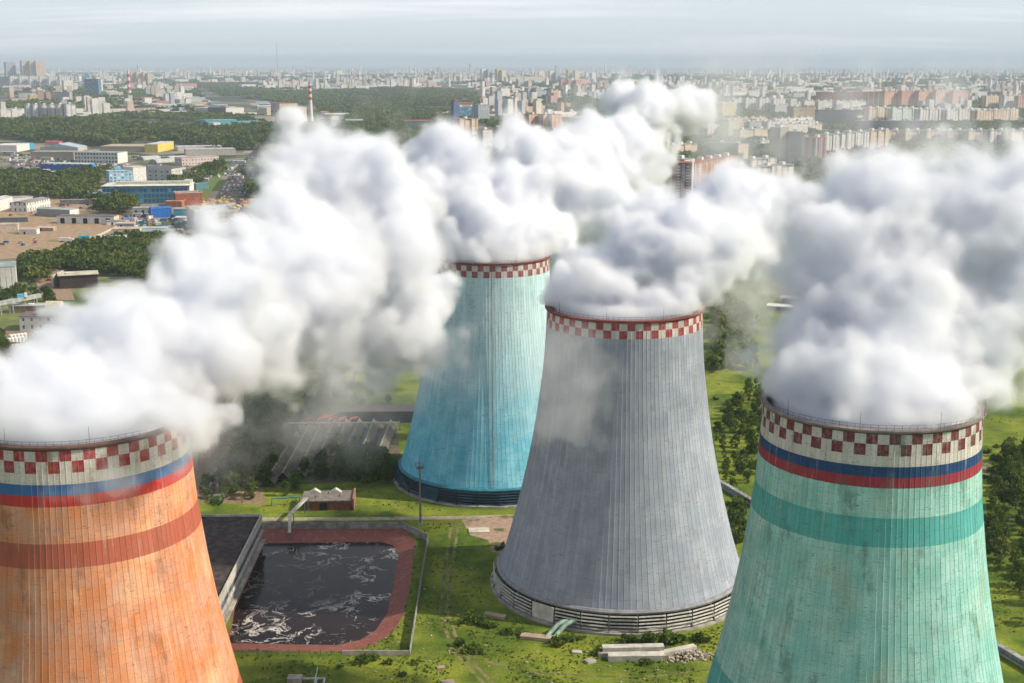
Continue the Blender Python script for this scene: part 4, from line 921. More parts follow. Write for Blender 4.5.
B('blue_grey_shed', (96, 246), (127, 245), 238, 13, Pn((.20, .27, .33)), roofmat((.40, .45, .47)), 'blue grey shed among the trees below the lot', 'shed')
B('low_shed', (112, 238), (140, 237.5), 229.5, 16, cream, pink_r, 'shed with broad pinkish roof right of the dirt lot', 'shed')
B('low_shed', (140, 240), (181, 239.5), 232, 17, Pn((.13, .13, .12)), roofmat((.25, .28, .27)), 'shed with broad grey roof right of the pink roofed one', 'shed', extras=[('chimney', (-3, 1, 0, 1.6, 1.6, 9), Pn((.55, .38, .06)))])
B('blue_tent_shed', (152, 218), (172, 217), 209, 13, blue_p, blue_p, 'bright blue tent shed beside the teal shed', 'shed', gable=1.5)
B('teal_shed', (174, 220), (207, 219.5), 209.5, 16, W((.05, .30, .40), fz=8, bay=9, wv=(.1, .4), wu=(.3, .6), seams=False), roofmat((.28, .29, .26)), 'teal walled shed with grey roof', 'shed')
B('workshop', (133, 216), (153, 215.5), 208.5, 13, Pn((.28, .29, .30)), roofmat((.33, .34, .33)), 'grey workshop with dark doors left of the blue tent shed', 'workshop', doors=3)
B('grey_roof_works', (196, 230), (238, 228), 214, 46, W((.42, .40, .36), fz=4, bay=5), roofmat((.29, .29, .22)), 'large works hall with mossy grey flat roof and pale parapet', 'works hall', parapet=2.2, extras=[('roof_hatch', (12, 20, None, 3, 3, 1), dark_in), ('roof_hatch', (22, 30, None, 3, 3, 1), dark_in), ('roof_hatch', (18, 10, None, 2.5, 2.5, 1), dark_in)])
B('white_block', (240, 240), (269, 240.5), 223, 24, W((.46, .47, .47), fz=5, bay=11, wv=(.3, .6), wu=(.45, .6)), roofmat((.20, .20, .20)), 'white block with two dark windows and shade in its front colour at the edge of the steam', 'works block', endm=white_p, parapet=1)  # grey front and white end: side light put into the wall colours
B('brick_building', (176, 206), (203, 205), 194, 18, W((.42, .13, .07), fz=4, bay=4, wu=(.3, .6)), roofmat((.33, .12, .08)), 'orange red brick building beside the road works', 'building', parapet=1)
B('brick_building', (165, 207), (182, 207), 201.5, 12, Pn((.40, .15, .09)), roofmat((.38, .22, .15)), 'lower brown roofed brick annexe', 'building')
# big blue glazed hall
B('glazed_hall', (103, 204), (190, 203), 186.5, 40, W((.10, .26, .38), fz=5.4, bay=4.2, wv=(.18, .9), wu=(.1, .9), glass=(.03, .12, .19)), roofmat((.62, .60, .52)), 'large hall with blue glazed front and wide cream roof', 'hall', over=2, endm=white_p,
  extras=[('roof_monitor', (50, 24, None, 78, 10, 3), Pn((.50, .49, .42))), ('roof_box', (86, 30, None, 8, 6, 4), white_p), ('canopy', (-6 + 6, 4, 11, 20, 12, 1), Pn((.30, .45, .52)))])
B('chequered_office', (110, 189), (134, 188), 171.5, 20, W((.46, .60, .70), fz=3.6, bay=4.4, wv=(.2, .8), wu=(.2, .8), glass=(.10, .22, .33)), roofmat((.45, .5, .53)), 'pale blue office block with chequered windows behind the glazed hall', 'office', endm=white_p, extras=[('lift_house', (12, 10, None, 8, 6, 3.5), Pn((.15, .35, .5)))])
B('white_tower_block', (134, 188), (147, 187), 167.5, 20, white_p, pale_r, 'blank white tower beside the pale blue office', 'office')
B('white_office', (131, 181), (172, 182), 168, 28, W((.60, .58, .54), fz=5, bay=8, wv=(.3, .7), wu=(.3, .6)), roofmat((.13, .11, .12)), 'white two storey works with dark roof right of the white tower', 'works building', gable=2)
B('blue_long_shed', (41, 171), (86, 172), 163.5, 24, W((.02, .13, .45), fz=9, bay=9, wv=(.0, .25), wu=(.2, .8), glass=(.3, .3, .3), seams=False), roofmat((.42, .44, .46)), 'long bright blue warehouse in front of the white office', 'warehouse', endm=Pn((.03, .25, .65)))
B('red_fascia_shed', (17, 176.5), (57, 176), 172.5, 16, Pn((.30, .06, .06)), roofmat((.55, .58, .58)), 'low shed with pale roof and red fascia by the left wood', 'shed')
B('windowed_office', (75, 163), (118, 163.5), 152.5, 34, W((.62, .62, .58), fz=5.6, bay=4.8, wv=(.2, .7), wu=(.2, .8)), roofmat((.28, .29, .28)), 'long white office with two rows of windows in the industrial estate', 'office', endm=white_p)
B('low_works', (31, 160), (74, 160), 152, 30, Pn((.36, .30, .27)), roofmat((.30, .29, .26)), 'long low brownish works left of the white office', 'works building')
B('gabled_hall', (40, 151.5), (78, 151.5), 147.5, 50, Pn((.44, .42, .36)), roofmat((.36, .44, .50)), 'hall with pale blue gabled roof before the wood', 'hall', gable=-6)
B('white_roof_hall', (-8, 152), (17, 152), 145.5, 60, white_p, roofmat((.62, .60, .54)), 'white roofed hall at the left edge before the wood', 'hall')
B('blue_hall', (17.5, 150), (34, 149), 144, 26, Pn((.04, .34, .58)), roofmat((.10, .30, .42)), 'blue hall beside the white roofed one', 'hall')
B('red_roof_house', (45, 145), (59, 145), 142, 20, Pn((.4, .3, .26)), roofmat((.38, .05, .07)), 'low red roofed building before the wood', 'building', gable=2)
B('flat_works', (100, 152), (158, 152), 146.5, 70, Pn((.40, .33, .26)), roofmat((.40, .34, .26)), 'very wide flat works with tan roof before the wood', 'works building', extras=[('roof_box', (-15, 10, None, 10, 6, 4), pale_r)])
B('yellow_end_hall', (158, 152.5), (174, 149), 144.5, 22, Pn((.62, .50, .12)), roofmat((.52, .52, .50)), 'hall with yellow walls at the end of the flat works', 'hall')
for i, (u, v, wdt) in enumerate(((140, 160, 20), (153, 163, 22), (167, 160, 17))):
    q = MB(); r_, L_ = 9, 34; prf = [(r_ * math.cos(t), .62 * r_ * math.sin(t)) for t in np.linspace(0, math.pi, 12)]; vs = [(x, y, z) for y in (0, L_) for x, z in prf]
    q.add(vs, [(i_, i_ + 1, i_ + 13, i_ + 12)[::-1] for i_ in range(11)] + [tuple(range(12)), tuple(range(12, 24))[::-1]]); o = q.build('arched_shed', roofmat((.38, .39, .38)), None, G(u, v), R(-35)); tag(o, 'grey arched roof shed, %s of three beside the flat works' % ('left', 'middle', 'right')[i], 'shed', 'arched sheds beside the flat works')
B('pale_works', (182, 166), (219, 164), 158, 22, W((.60, .50, .46), fz=5, bay=5), roofmat((.42, .32, .30)), 'pinkish white works near the road', 'works building')
B('pale_works', (186, 156), (236, 155), 150, 40, Pn((.44, .42, .40)), roofmat((.40, .37, .35)), 'wide grey roofed works behind the pinkish one', 'works building')
B('pale_works', (178, 151), (222, 150), 147, 34, Pn((.5, .49, .47)), roofmat((.47, .47, .46)), 'low pale works along the wood edge', 'works building')
B('kiosk', (194, 180), (202, 177), 173.5, 8, white_p, pale_r, 'small white kiosk on the verge beside the road', 'kiosk')
B('kiosk', (196, 190), (209, 189), 184, 9, Pn((.10, .22, .24)), roofmat((.15, .27, .29)), 'dark teal kiosk beside the road works', 'kiosk')

# road with traffic and the road works
asph = patch_mat('asphalt', (.055, .055, .058), (.075, .07, .068), (.4, .7), .05)
strip('road', [(240, 235), (228, 205), (236, 186), (246, 170), (258, 156), (266, 148)], 34, asph, .06)
strip('verge', [(196, 205), (205, 190), (216, 176), (230, 164)], 16, patch_mat('verge_grass', (.12, .16, .04), (.10, .12, .03)), .03)
strip('verge', [(250, 190), (262, 178), (272, 165)], 22, patch_mat('verge_grass2', (.11, .15, .04), (.10, .12, .03)), .03)
sheet('road_works_ground', px((196, 212), (208, 200), (236, 198), (250, 200), (292, 215), (300, 240), (272, 246), (262, 226), (240, 222)), patch_mat('works_soil', (.36, .21, .12), (.22, .17, .12), (.5, .6), .05), .04)
cm = M('car_paint', .35, .5, .0); oi = cm.n('ShaderNodeObjectInfo'); cm.col(oi.outputs['Color'])
def car_mesh():
    q = MB(); q.box((0, 0, .72), (4.3, 1.75, .62)); q.add([(-1.6, -.8, 1.03), (1.1, -.8, 1.03), (1.1, .8, 1.03), (-1.6, .8, 1.03), (-1.1, -.65, 1.5), (.5, -.65, 1.5), (.5, .65, 1.5), (-1.1, .65, 1.5)], [(0, 1, 5, 4), (1, 2, 6, 5), (2, 3, 7, 6), (3, 0, 4, 7)], 1); q.add([(-1.1, -.65, 1.5), (.5, -.65, 1.5), (.5, .65, 1.5), (-1.1, .65, 1.5)], [(0, 1, 2, 3)], 0)
    for x in (-1.35, 1.35):
        for y in (-.8, .8): q.tube([(x, y - .1, .34), (x, y + .1, .34)], .34, 8, 1)
    return q.mesh('car', [cm.mat, dark_in])
carm = car_mesh(); rs = random.Random(4)
cols = [((.72, .72, .70), 'white'), ((.45, .46, .48), 'silver'), ((.02, .02, .025), 'black'), ((.40, .03, .03), 'red'), ((.03, .10, .32), 'blue'), ((.12, .13, .14), 'dark grey')]
def road_at(t):
    pts = [G(*p) for p in ((229, 205), (236, 186), (246, 170), (258, 156))]; s = t * 3; i = min(2, int(s)); a, b = pts[i], pts[i + 1]; return a.lerp(b, s - i), math.atan2((b - a).y, (b - a).x)
for i in range(110):
    t = (i // 6) / 18 + rs.uniform(0, .03); c, ang = road_at(min(t, .99)); lane = (i % 6 - 2.5) * 5.2; n_ = Vector((-math.sin(ang), math.cos(ang), 0)); p = c + n_ * lane; k_, nm = cols[rs.choice((0, 0, 0, 1, 1, 2, 3, 4, 5))]
    o = link('car', carm, None, p + Vector((0, 0, .05)), ang + (math.pi if lane > 0 else 0)); o.color = (*k_, 1); o.scale = (1.25, 1.25, 1.25)
    tag(o, '%s car in the %s stretch of the road beyond the estate' % (nm, ('nearest', 'near', 'middle', 'far')[min(3, int(t * 4))]), 'car', 'cars on the road beyond the estate')
for i, (u, v) in enumerate(((213, 206), (219, 203), (226, 204), (255, 205), (249, 209))):
    root = empty('excavator', G(u, v), R(60 * i), 'yellow excavator on the road works, %s from the left' % orders[(0, 1, 2, 4, 3)[i]], 'excavator', 'excavators on the road works'); ye = Pn((.62, .40, .03))
    MB().box((0, 0, 2.1), (4, 3, 1.8)).build('body', ye, root); MB().box((0, 1.4, .5), (4.6, .8, 1)).build('track', dark_in, root); MB().box((0, -1.4, .5), (4.6, .8, 1)).build('track', dark_in, root); MB().bar((1.5, 0, 2.5), (5, 0, 6), .6).bar((5, 0, 6), (8, 0, 2), .5).build('boom', ye, root)
q = MB()
for i in range(420):
    u, v = rs.uniform(196, 290), rs.uniform(200, 236); p = G(u, v); s = rs.uniform(1.5, 4); q.box((p.x, p.y, s * .25), (s * rs.uniform(1, 3), s, s * .6), rs.uniform(0, 3), rs.choice((0, 1, 2)), 0, rs.uniform(-.2, .2))
tag(q.build('spoil', [Pn((.42, .24, .13)), Pn((.55, .42, .20)), Pn((.30, .15, .09))]), 'spoil heaps and stacked material over the road works', 'spoil', None, 'stuff')
q = MB()
for i in range(360):
    u, v = rs.choice(((rs.uniform(125, 200), rs.uniform(216, 228)), (rs.uniform(10, 72), rs.uniform(155, 170)), (rs.uniform(85, 130), rs.uniform(165, 172)), (rs.uniform(130, 240), rs.uniform(165, 178)))); p = G(u, v); s = rs.uniform(1.5, 3.4); q.box((p.x, p.y, s * .4), (s * rs.uniform(1, 3), s, s * .9), rs.uniform(0, 3), rs.choice((0, 0, 1, 2, 3)))
tag(q.build('yard_clutter', [Pn((.6, .58, .55)), Pn((.30, .12, .08)), Pn((.12, .12, .13)), Pn((.1, .2, .35))]), 'containers, vehicles and goods crowding the yards of the estate', 'clutter', None, 'stuff')

rs = random.Random(31)
for i in range(46):
    u, v = rs.choice(((rs.uniform(2, 55), rs.uniform(213, 216)), (rs.uniform(100, 128), rs.uniform(198, 214)), (rs.uniform(60, 96), rs.uniform(205, 209)), (rs.uniform(0, 90), rs.uniform(236, 246)), (rs.uniform(38, 54), rs.uniform(276, 296)), (rs.uniform(208, 240), rs.uniform(233, 240)), (rs.uniform(120, 200), rs.uniform(205, 212)))); p = G(u, v)
    if not free(p.x, p.y, -2): continue
    k_, nm = cols[rs.randrange(6)]; o = link('parked_car', carm, None, p, rs.choice((.1, 1.6)) + rs.uniform(-.1, .1)); o.color = (*k_, 1); o.scale = (1.1, 1.1, 1.1)
    tag(o, '%s car parked in the yards around the dirt lot' % nm, 'car', 'cars parked around the dirt lot')
for i in range(26):
    u, v = rs.choice(((rs.uniform(-5, 100), rs.uniform(200, 215)), (rs.uniform(0, 70), rs.uniform(155, 168)), (rs.uniform(120, 200), rs.uniform(206, 226)), (rs.uniform(80, 230), rs.uniform(158, 178)))); p = G(u, v); h_ = rs.uniform(8, 12)
    root = empty('lamp_post', p, rs.uniform(0, 3), 'tall lamp post in the industrial estate', 'lamp post', 'lamp posts of the industrial estate'); MB().tube([(0, 0, 0), (0, 0, h_)], [.22, .14], 6).build('pole', concrete, root); MB().bar((0, 0, h_), (2, 0, h_ + .3), .18).build('arm', steel, root)
for i in range(34):
    u, v = rs.choice(((rs.uniform(-5, 36), rs.uniform(200, 236)), (rs.uniform(100, 185), rs.uniform(214, 236)), (rs.uniform(0, 60), rs.uniform(152, 175)), (rs.uniform(130, 235), rs.uniform(150, 182)))); p = G(u, v)
    if not free(p.x, p.y, 5): continue
    L, D_, h_ = rs.uniform(8, 22), rs.uniform(6, 10), rs.uniform(2.6, 4.5); root = empty('small_shed', p, R(rs.uniform(-8, 12)), 'small plain shed in the crowded yards of the industrial estate', 'shed', 'small sheds of the industrial estate')
    MB().box((L / 2, D_ / 2, h_ / 2), (L, D_, h_)).build('wall', rs.choice([white_p, cream, Pn((.4, .3, .25)), Pn((.25, .3, .34)), Pn((.35, .36, .35))]), root)
    MB().box((L / 2, D_ / 2, h_ + .12), (L + .6, D_ + .6, .25), 0, 0, R(4)).build('roof', rs.choice([grey_r, pale_r, dark_r, pink_r, blue_r]), root); MB().box((L * .3, -.03, 1.1), (1.8, .1, 2.1)).build('door', dark_in, root); KEEP.append((p.x, p.y, 6))
# ------------------------------------------------------------------ the city
def solve_len(a, ang, u1):
    d = Vector((math.cos(ang), math.sin(ang), 0)); k = (u1 - 512) / F
    # x = k * zc for points on the ground, zc = y cos + H sin
    c, s = math.cos(PITCH), math.sin(PITCH)
    den = d.x - k * c * d.y
    return max(4, (k * (c * a.y + H * s) - a.x) / den)
def apart(u0, u1, v, vtop, depth, angd, wall, roof, label, group=None, name='apartment_block', parts=True, steps=0, caps=True, cat='apartment block', stacks=0, stackm=None, capm=None):
    a = Vector(G(u0, v)); ang = R(angd + (30 if angd > 0 else 0)); L = solve_len(a, ang, u1); hh = max(6, P(u0, vtop, a.y).z)
    q = MB(); n = max(1, steps or 1)
    for i in range(n): q.box((L * (i + .5) / n, depth / 2 + (1.6 if i % 2 else 0) , hh / 2), (L / n - .06, depth, hh))
    m1 = wall
    if not parts:
        q.box((L / 2, depth / 2 + .8, hh + .3), (L + .4, depth + 1.6, .6), 0, 1)
        for i in range(max(1, int(L / 26))): q.box((L * (i + .5) / max(1, int(L / 26)), depth / 2, hh + 2), (5, 6, 3.2), 0, 2)
        o = q.build(name, [wall, roof, capm or white_p], None, a, ang); tag(o, label, cat, group); return o
    root = empty(name, a, ang, label, cat, group); q.build('wall', wall, root)
    MB().box((L / 2, depth / 2 + (.8 if n > 1 else 0), hh + .3), (L + .6, depth + .8 + (1.6 if n > 1 else 0), .6)).build('roof', roof, root)
    k = max(1, int(L / 24))
    if caps:
        for i in range(k): MB().box((0, 0, 1.7), (5.5, 6, 3.4)).build('lift_housing', capm or white_p, root, (L * (i + .5) / k, depth / 2, hh + .6))
    for i in range(stacks):
        s = MB(); x = L * (i + .5) / stacks
        for z in np.arange(1.2, hh - 2.5, 3.0): s.box((0, 0, z + .55), (3.0, 1.3, 1.1))
        s.build('balcony_stack', stackm or white_p, root, (x, -.66, 0))
    return root
cW = wallmat('panel_white', (.74, .71, .66)); cB = wallmat('panel_beige', (.66, .54, .40)); cG = wallmat('panel_grey', (.40, .41, .42)); cP = wallmat('panel_pink', (.58, .32, .25))
cO = wallmat('brick_orange', (.42, .15, .07), stripe=((.50, .44, .38), 5.0, .2), glass=(.06, .07, .09)); cR = wallmat('brick_red', (.24, .055, .04), stripe=((.32, .32, .35), 4.0, .25)); cK = wallmat('panel_dark_and_shaded', (.13, .145, .17)); cBl = wallmat('glass_blue', (.10, .19, .28), wv=(.15, .9), wu=(.05, .95), glass=(.05, .11, .18))  # dark panels also put shade into the walls of the shaded slabs
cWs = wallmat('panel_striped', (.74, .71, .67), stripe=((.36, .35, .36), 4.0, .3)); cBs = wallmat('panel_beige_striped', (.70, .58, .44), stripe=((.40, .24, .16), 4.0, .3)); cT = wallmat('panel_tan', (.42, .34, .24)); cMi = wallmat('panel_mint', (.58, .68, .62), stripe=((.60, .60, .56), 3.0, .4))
cOr = wallmat('panel_orange', (.70, .34, .18), stripe=((.58, .50, .42), 4.0, .4)); cY = wallmat('panel_yellow', (.60, .48, .16))
rG, rR, rD, rW = roofmat((.26, .26, .26)), roofmat((.30, .10, .06)), roofmat((.12, .12, .13)), roofmat((.5, .49, .46))
A = apart
# nearer blocks in the middle and right, between the plumes
a0 = A(656, 691, 206, 163, 22, -4, cR, rR, 'tall red brick block with balcony columns and shade in its colour rising out of the steam', stacks=4, stackm=Pn((.33, .36, .42)), name='brick_tower_block')  # darker brick and blue-grey balconies carry the shade of this face in their colour
A(683, 693, 204, 160, 20, 26, cWs, rG, 'narrow white core between the two red brick blocks', caps=True)
A(694, 737, 198, 163, 20, 30, cO, rR, 'orange brick block with white balcony columns right of the white core', stacks=6, name='brick_tower_block')
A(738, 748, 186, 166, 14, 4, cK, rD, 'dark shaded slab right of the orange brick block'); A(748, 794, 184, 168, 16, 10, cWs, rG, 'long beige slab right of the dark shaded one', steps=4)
A(612, 656, 208, 193, 40, 14, wallmat('school_wall', (.64, .62, .58), 4.5, 5.2, (.25, .75), (.18, .8)), roofmat((.42, .42, .40)), 'white school building with rows of windows left of the brick towers', name='school_building', cat='school', caps=False)
A(600, 640, 190, 176, 18, 10, cWs, rG, 'beige slab behind the white school', steps=3)
A(658, 671, 163, 133, 16, 20, wallmat('banded_white', (.64, .63, .6), 2.9, 30, (.3, .75), (.0, .8)), rG, 'slim white tower with banded windows above the brick towers')
A(671, 698, 160, 146, 16, 24, cB, rG, 'low beige slab with stepped front beside the slim white tower', steps=4)
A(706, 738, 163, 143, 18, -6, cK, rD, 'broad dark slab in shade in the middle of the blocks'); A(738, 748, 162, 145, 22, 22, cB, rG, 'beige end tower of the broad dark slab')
A(707, 714, 142, 124, 16, 22, cWs, rG, 'narrow pale tower left of the dark and tan tower'); A(719, 728, 144, 120, 18, -8, cK, rD, 'shaded half of the dark and tan tower, shade in its colour'); A(728, 740, 143, 121, 18, 24, cT, rG, 'tan half of the dark and tan tower')
A(722, 735, 121, 103, 20, 15, cY, rW, 'yellowish tower with white top behind the tan tower')
A(740, 768, 144, 130, 16, 14, cB, rG, 'beige stepped slab right of the tan tower', steps=4)
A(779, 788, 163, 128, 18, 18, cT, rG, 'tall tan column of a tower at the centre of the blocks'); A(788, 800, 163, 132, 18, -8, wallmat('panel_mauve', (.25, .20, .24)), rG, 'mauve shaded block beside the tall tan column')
A(801, 811, 166, 138, 16, -4, cR, rR, 'left of two dark red towers at the steam edge', stacks=2, stackm=Pn((.3, .3, .34))); A(815, 826, 166, 138, 16, 14, cR, rR, 'right of two dark red towers at the steam edge', stacks=2, stackm=Pn((.3, .3, .34)))
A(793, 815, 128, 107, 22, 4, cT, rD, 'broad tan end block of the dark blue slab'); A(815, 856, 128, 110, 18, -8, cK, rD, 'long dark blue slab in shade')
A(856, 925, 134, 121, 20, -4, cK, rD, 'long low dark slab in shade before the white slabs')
A(776, 800, 134, 124, 14, 12, cW, rW, 'white block with cluttered roof before the dark slab', steps=2); A(800, 822, 132, 124, 14, 12, cW, rW, 'second white block with cluttered roof before the dark slab', steps=2)
for i, (x0, x1) in enumerate(((731, 744), (745, 757), (759, 771), (773, 785))): A(x0, x1, 113, 99, 14, 6, cWs, rW, 'pale nine storey slab, %s from the left in the row of four' % orders[i], 'row of four pale slabs')
for i, (x0, x1, c_) in enumerate(((868, 890, cBs), (892, 917, cMi), (919, 943, cWs), (946, 976, cWs), (976, 1018, cBs))): A(x0, x1, 126, 108 + i * .7, 16, 9, c_, rW, '%s white slab with coloured balcony columns, %s from the left in the long row' % (('beige', 'mint', 'white', 'pale', 'long beige')[i], orders[i]), 'long row of white slabs at the right', steps=5)
for i, (x0, x1) in enumerate(((804, 835), (836, 866))): A(x0, x1, 113, 101.5, 16, 6, cW, rW, '%s pale blue white slab behind the tan end block' % ('left', 'right')[i], steps=4)
for i in range(9):
    x0 = 816 + i * 17; A(x0, x0 + 15.5, 112 - i * .2, 92 - i * .1, 16, 7 if i > 3 else -3, (cP, cP, cP, cO, cOr, cP, cOr, cOr, cP)[i], rR, 'tall pink and orange slab, %s from the left in the long curved row' % (orders + ['ninth'])[i], 'curved row of pink and orange slabs', parts=True)
for i, (x0, x1, c_) in enumerate(((824, 845, cWs), (846, 868, cWs), (870, 888, cB))): A(x0, x1, 158 - i * 2, 135 - i * 2, 16, 10, c_, rG, ('patterned white slab left of the beige one', 'patterned white slab in the middle of the row at the steam edge', 'beige slab ending the row at the steam edge')[i], steps=5)
for i in range(7): A(884 + i * 21, 903 + i * 21, 146, 131, 15, 6, (cOr, cB, cBs, cT, cB, cWs, cBs)[i], rG, 'beige and orange slab fading into steam, %s from the left' % orders[i], 'slabs fading into the steam', steps=3)
for i, (x0, c_) in enumerate(((985, cBs), (1003, cWs), (1018, cO))): A(x0, x0 + 14, 112, 96, 16, 12, c_, rG, 'tower at the right edge behind the white slabs, %s of three' % orders[i])
A(760, 790, 152, 141, 14, 10, cWs, rG, 'pale slab half hidden by mist left of the mauve block', steps=3); A(750, 776, 176, 160, 16, 12, cWs, rG, 'pale slab behind the long beige one', steps=3)
A(640, 655, 186, 170, 14, 16, cW, rG, 'pale block above the school', steps=2)
# over the plume of the blue tower
A(437, 450, 142, 125.5, 20, -4, wallmat('slate', (.09, .13, .19)), rD, 'dark slate block with beige end left of the steam'); A(450, 459.5, 142, 127, 22, 14, cB, rG, 'beige end of the dark slate block', caps=False)
A(459, 478, 141, 119, 20, 8, cBs, rG, 'broad beige block behind the slate one', steps=3); A(454, 459.5, 134, 101, 12, 5, wallmat('tower_slate', (.13, .18, .30)), rD, 'thin blue tower with magenta top', capm=Pn((.45, .03, .12)))
A(459, 481, 120, 107, 40, 6, cBl, rG, 'grey blue glazed block with rounded top'); A(478, 489.5, 122, 105, 22, 12, wallmat('gable_grey', (.42, .44, .46), stripe=((.2, .22, .26), 2.0, .4)), rG, 'pale block with arched top and vertical stripes')
A(483, 492.5, 147, 130, 16, 12, cW, rG, 'small white block at the steam edge'); A(493, 502, 149, 128, 16, -4, cG, rG, 'grey twin block beside the small white one')
for i, (x0, x1, c_) in enumerate(((515, 528, cBs), (529, 541, cOr), (543, 552, cBs), (552, 562, cOr))): A(x0, x1, 132, 114.5, 16, 12, c_, rR, 'peach block with orange roof, %s of four above the steam' % orders[i], 'peach blocks above the steam')
A(535, 545, 158, 129, 14, 14, wallmat('tan_banded', (.55, .50, .42), 2.9, 30, (.35, .8), (0, .8)), rR, 'tall beige banded tower standing in the steam')
A(501, 510, 101, 88.5, 20, 18, cW, rG, 'pale tower on the green slope above the steam'); A(551, 561, 104, 90.5, 20, 18, cBs, rG, 'pale tower above the peach blocks')
A(528, 535, 101, 88, 20, 16, cG, rG, 'left grey tower of a pair'); A(536, 542, 101, 88, 20, 16, cG, rG, 'right grey tower of a pair')
for i in range(3): A(561 + i * 7.5, 567.5 + i * 7.5, 90.5, 80, 20, 8, cP, rG, 'pinkish block, %s of three near the skyline' % orders[i], 'pinkish blocks near the skyline')
for i, (x, t) in enumerate(((482, 69), (488, 69.5), (497, 69), (502, 70), (550, 71), (556, 72), (568, 70), (575, 71), (592, 73))): A(x, x + 4.2, 83.5, t, 22, 18, (cW, cG, cY, cB)[i % 4], rG, 'slim tower, %s from the left on the middle skyline' % (orders + ['ninth'])[i], 'slim towers on the middle skyline', parts=False)
A(510, 548, 84, 77, 30, 8, cB, rG, 'long beige block between the slim skyline towers', parts=False)
q = MB().tube([(0, 0, 0), (0, 0, 62)], 34, 24).tube([(0, 0, 62), (0, 0, 66)], 30, 24); tag(q.build('round_tower', wallmat('round_wall', (.30, .29, .30), 6, 6), None, G(433, 77.5)), 'broad round grey tower on the skyline above the steam', 'building')
# left half
rowL = [(27, 34, 105, 120), (34, 42, 104.7, 120), (42.5, 50, 105, 120), (50.5, 58, 104.5, 120.2), (58.5, 66, 104.5, 120.4), (66.5, 77, 104, 120.5)]
for i, (x0, x1, t, v) in enumerate(rowL): A(x0, x1, v, t, 16, 8, cWs, rG, 'white sixteen storey slab, %s from the left before the wood' % orders[i], 'white slabs before the wood', steps=2)
A(1, 23, 117.5, 109, 18, 8, cW, rW, 'low white block at the left edge above the wood', steps=4); A(-6, 13, 127, 120, 30, 10, white_p, rW, 'white hall with pale roof at the left edge above the wood', caps=False, name='white_hall', cat='hall')
A(85, 99, 97.5, 79, 40, -2, cBl, rG, 'broad blue glass office block'); A(99, 103.5, 97, 80, 40, 30, cW, rW, 'white narrow end of the blue glass office block')
A(64.5, 74, 95, 80.5, 22, 14, cW, rW, 'white office tower left of the blue glass one')
q = MB(); q.add([(-40, -20, 0), (40, -20, 0), (40, 30, 0), (-40, 30, 0), (-12, 0, 78), (14, 0, 78), (14, 12, 78), (-12, 12, 78)], [(0, 1, 5, 4), (1, 2, 6, 5), (2, 3, 7, 6), (3, 0, 4, 7), (4, 5, 6, 7)]); tag(q.build('sloped_office', wallmat('blue_slope', (.09, .25, .34), 3.5, 5, (.1, .9), (.1, .9), (.06, .17, .26)), None, G(87, 85)), 'blue glass office with sloping sides behind the broad one', 'office')
for i, (x0, x1) in enumerate(((0, 10), (10.8, 19), (20, 29), (30, 38), (40, 48), (49, 58), (60, 71))): A(x0, x1, 89.5, 76 + (i == 0) * .5, 16, 6 if i else -6, cG if i == 0 else cWs, rG, 'pale slab, %s from the left in the long upper row' % orders[i], 'long upper row of pale slabs', steps=2)
for i, (x, t) in enumerate(((131, 73), (137, 72), (143.5, 72.5), (148, 73.5))): A(x, x + 4.6, 86, t, 22, 16, cBs, rG, 'peach tower beside the striped chimney, %s of four' % orders[i], 'peach towers beside the striped chimney')
for i, (x0, x1, t) in enumerate(((7, 17, 59), (23, 30, 57.5), (31, 36, 58), (37, 46, 58))): A(x0, x1, 84, t + 3, 40, 8, cBs if i else cG, rR, 'peach tower block on the far left skyline, %s of four' % orders[i], 'peach tower blocks on the far left skyline', parts=False)
A(30, 44, 101, 95, 24, 8, cY, rW, 'low yellow block in the left city'); A(50, 70, 103.5, 92, 28, -4, cG, rD, 'grey office with dark roof left of the small tower'); A(32, 46, 96, 90, 22, 6, cB, rW, 'beige block above the yellow one')
A(16, 32, 94.5, 88, 24, -3, cK, rG, 'dark long block above the beige one'); A(11, 31, 104, 98.5, 40, 6, cB, rR, 'low pinkish hall left of the yellow block', caps=False); A(103, 118, 97, 91, 24, 8, cW, rW, 'white low block right of the glass office')
A(77, 87, 100, 95.5, 22, 6, cP, rR, 'low reddish block before the glass office'); A(137, 157, 110, 106.5, 26, 12, white_p, rW, 'long low white hall on the slope', caps=False); A(145, 152, 105, 98, 18, 14, white_p, rW, 'white cube building left of the long white hall', caps=False)
A(167, 188, 92.5, 88, 40, 8, cOr, rR, 'long low peach hall in the left city', caps=False); A(180, 202, 105.5, 99.5, 60, 6, Pn((.38, .52, .42)), rW, 'pale green hall in the left city', caps=False, name='green_hall', cat='hall')
A(176, 197, 88, 83.5, 40, 8, cP, rR, 'low reddish hall above the peach one', caps=False); A(242, 256, 89, 84.5, 40, 8, white_p, rW, 'white low hall on the wooded slope', caps=False)
A(208, 226, 117, 107.5, 36, -3, cK, rD, 'dark grey hall left of the white one', caps=False, name='grey_hall', cat='hall'); A(226, 244, 117, 108, 30, 12, white_p, rW, 'bright white hall in the left city', caps=False, name='white_hall', cat='hall')
A(244, 257, 116.5, 113, 24, 8, white_p, rW, 'low pale link hall between the white hall and the power house', caps=False)
A(214, 221, 134.5, 123, 20, 14, white_p, rW, 'small white building standing in the wood', caps=False); A(218.5, 223.5, 134, 128, 14, 14, Pn((.12, .48, .25)), rW, 'bright green cube beside the small white building', caps=False)
for i, (x0, x1, v, t) in enumerate(((153, 180, 129, 126), (206, 237, 126, 120.5), (186, 205, 131, 127.5), (238, 262, 127, 122))): A(x0, x1, v, t, 40, 4, Pn((.10, .30, .36)), roofmat((.14, .36, .38)), 'low teal roofed depot, %s of four in the wood' % orders[i], 'teal roofed depots', caps=False, name='depot', cat='depot')
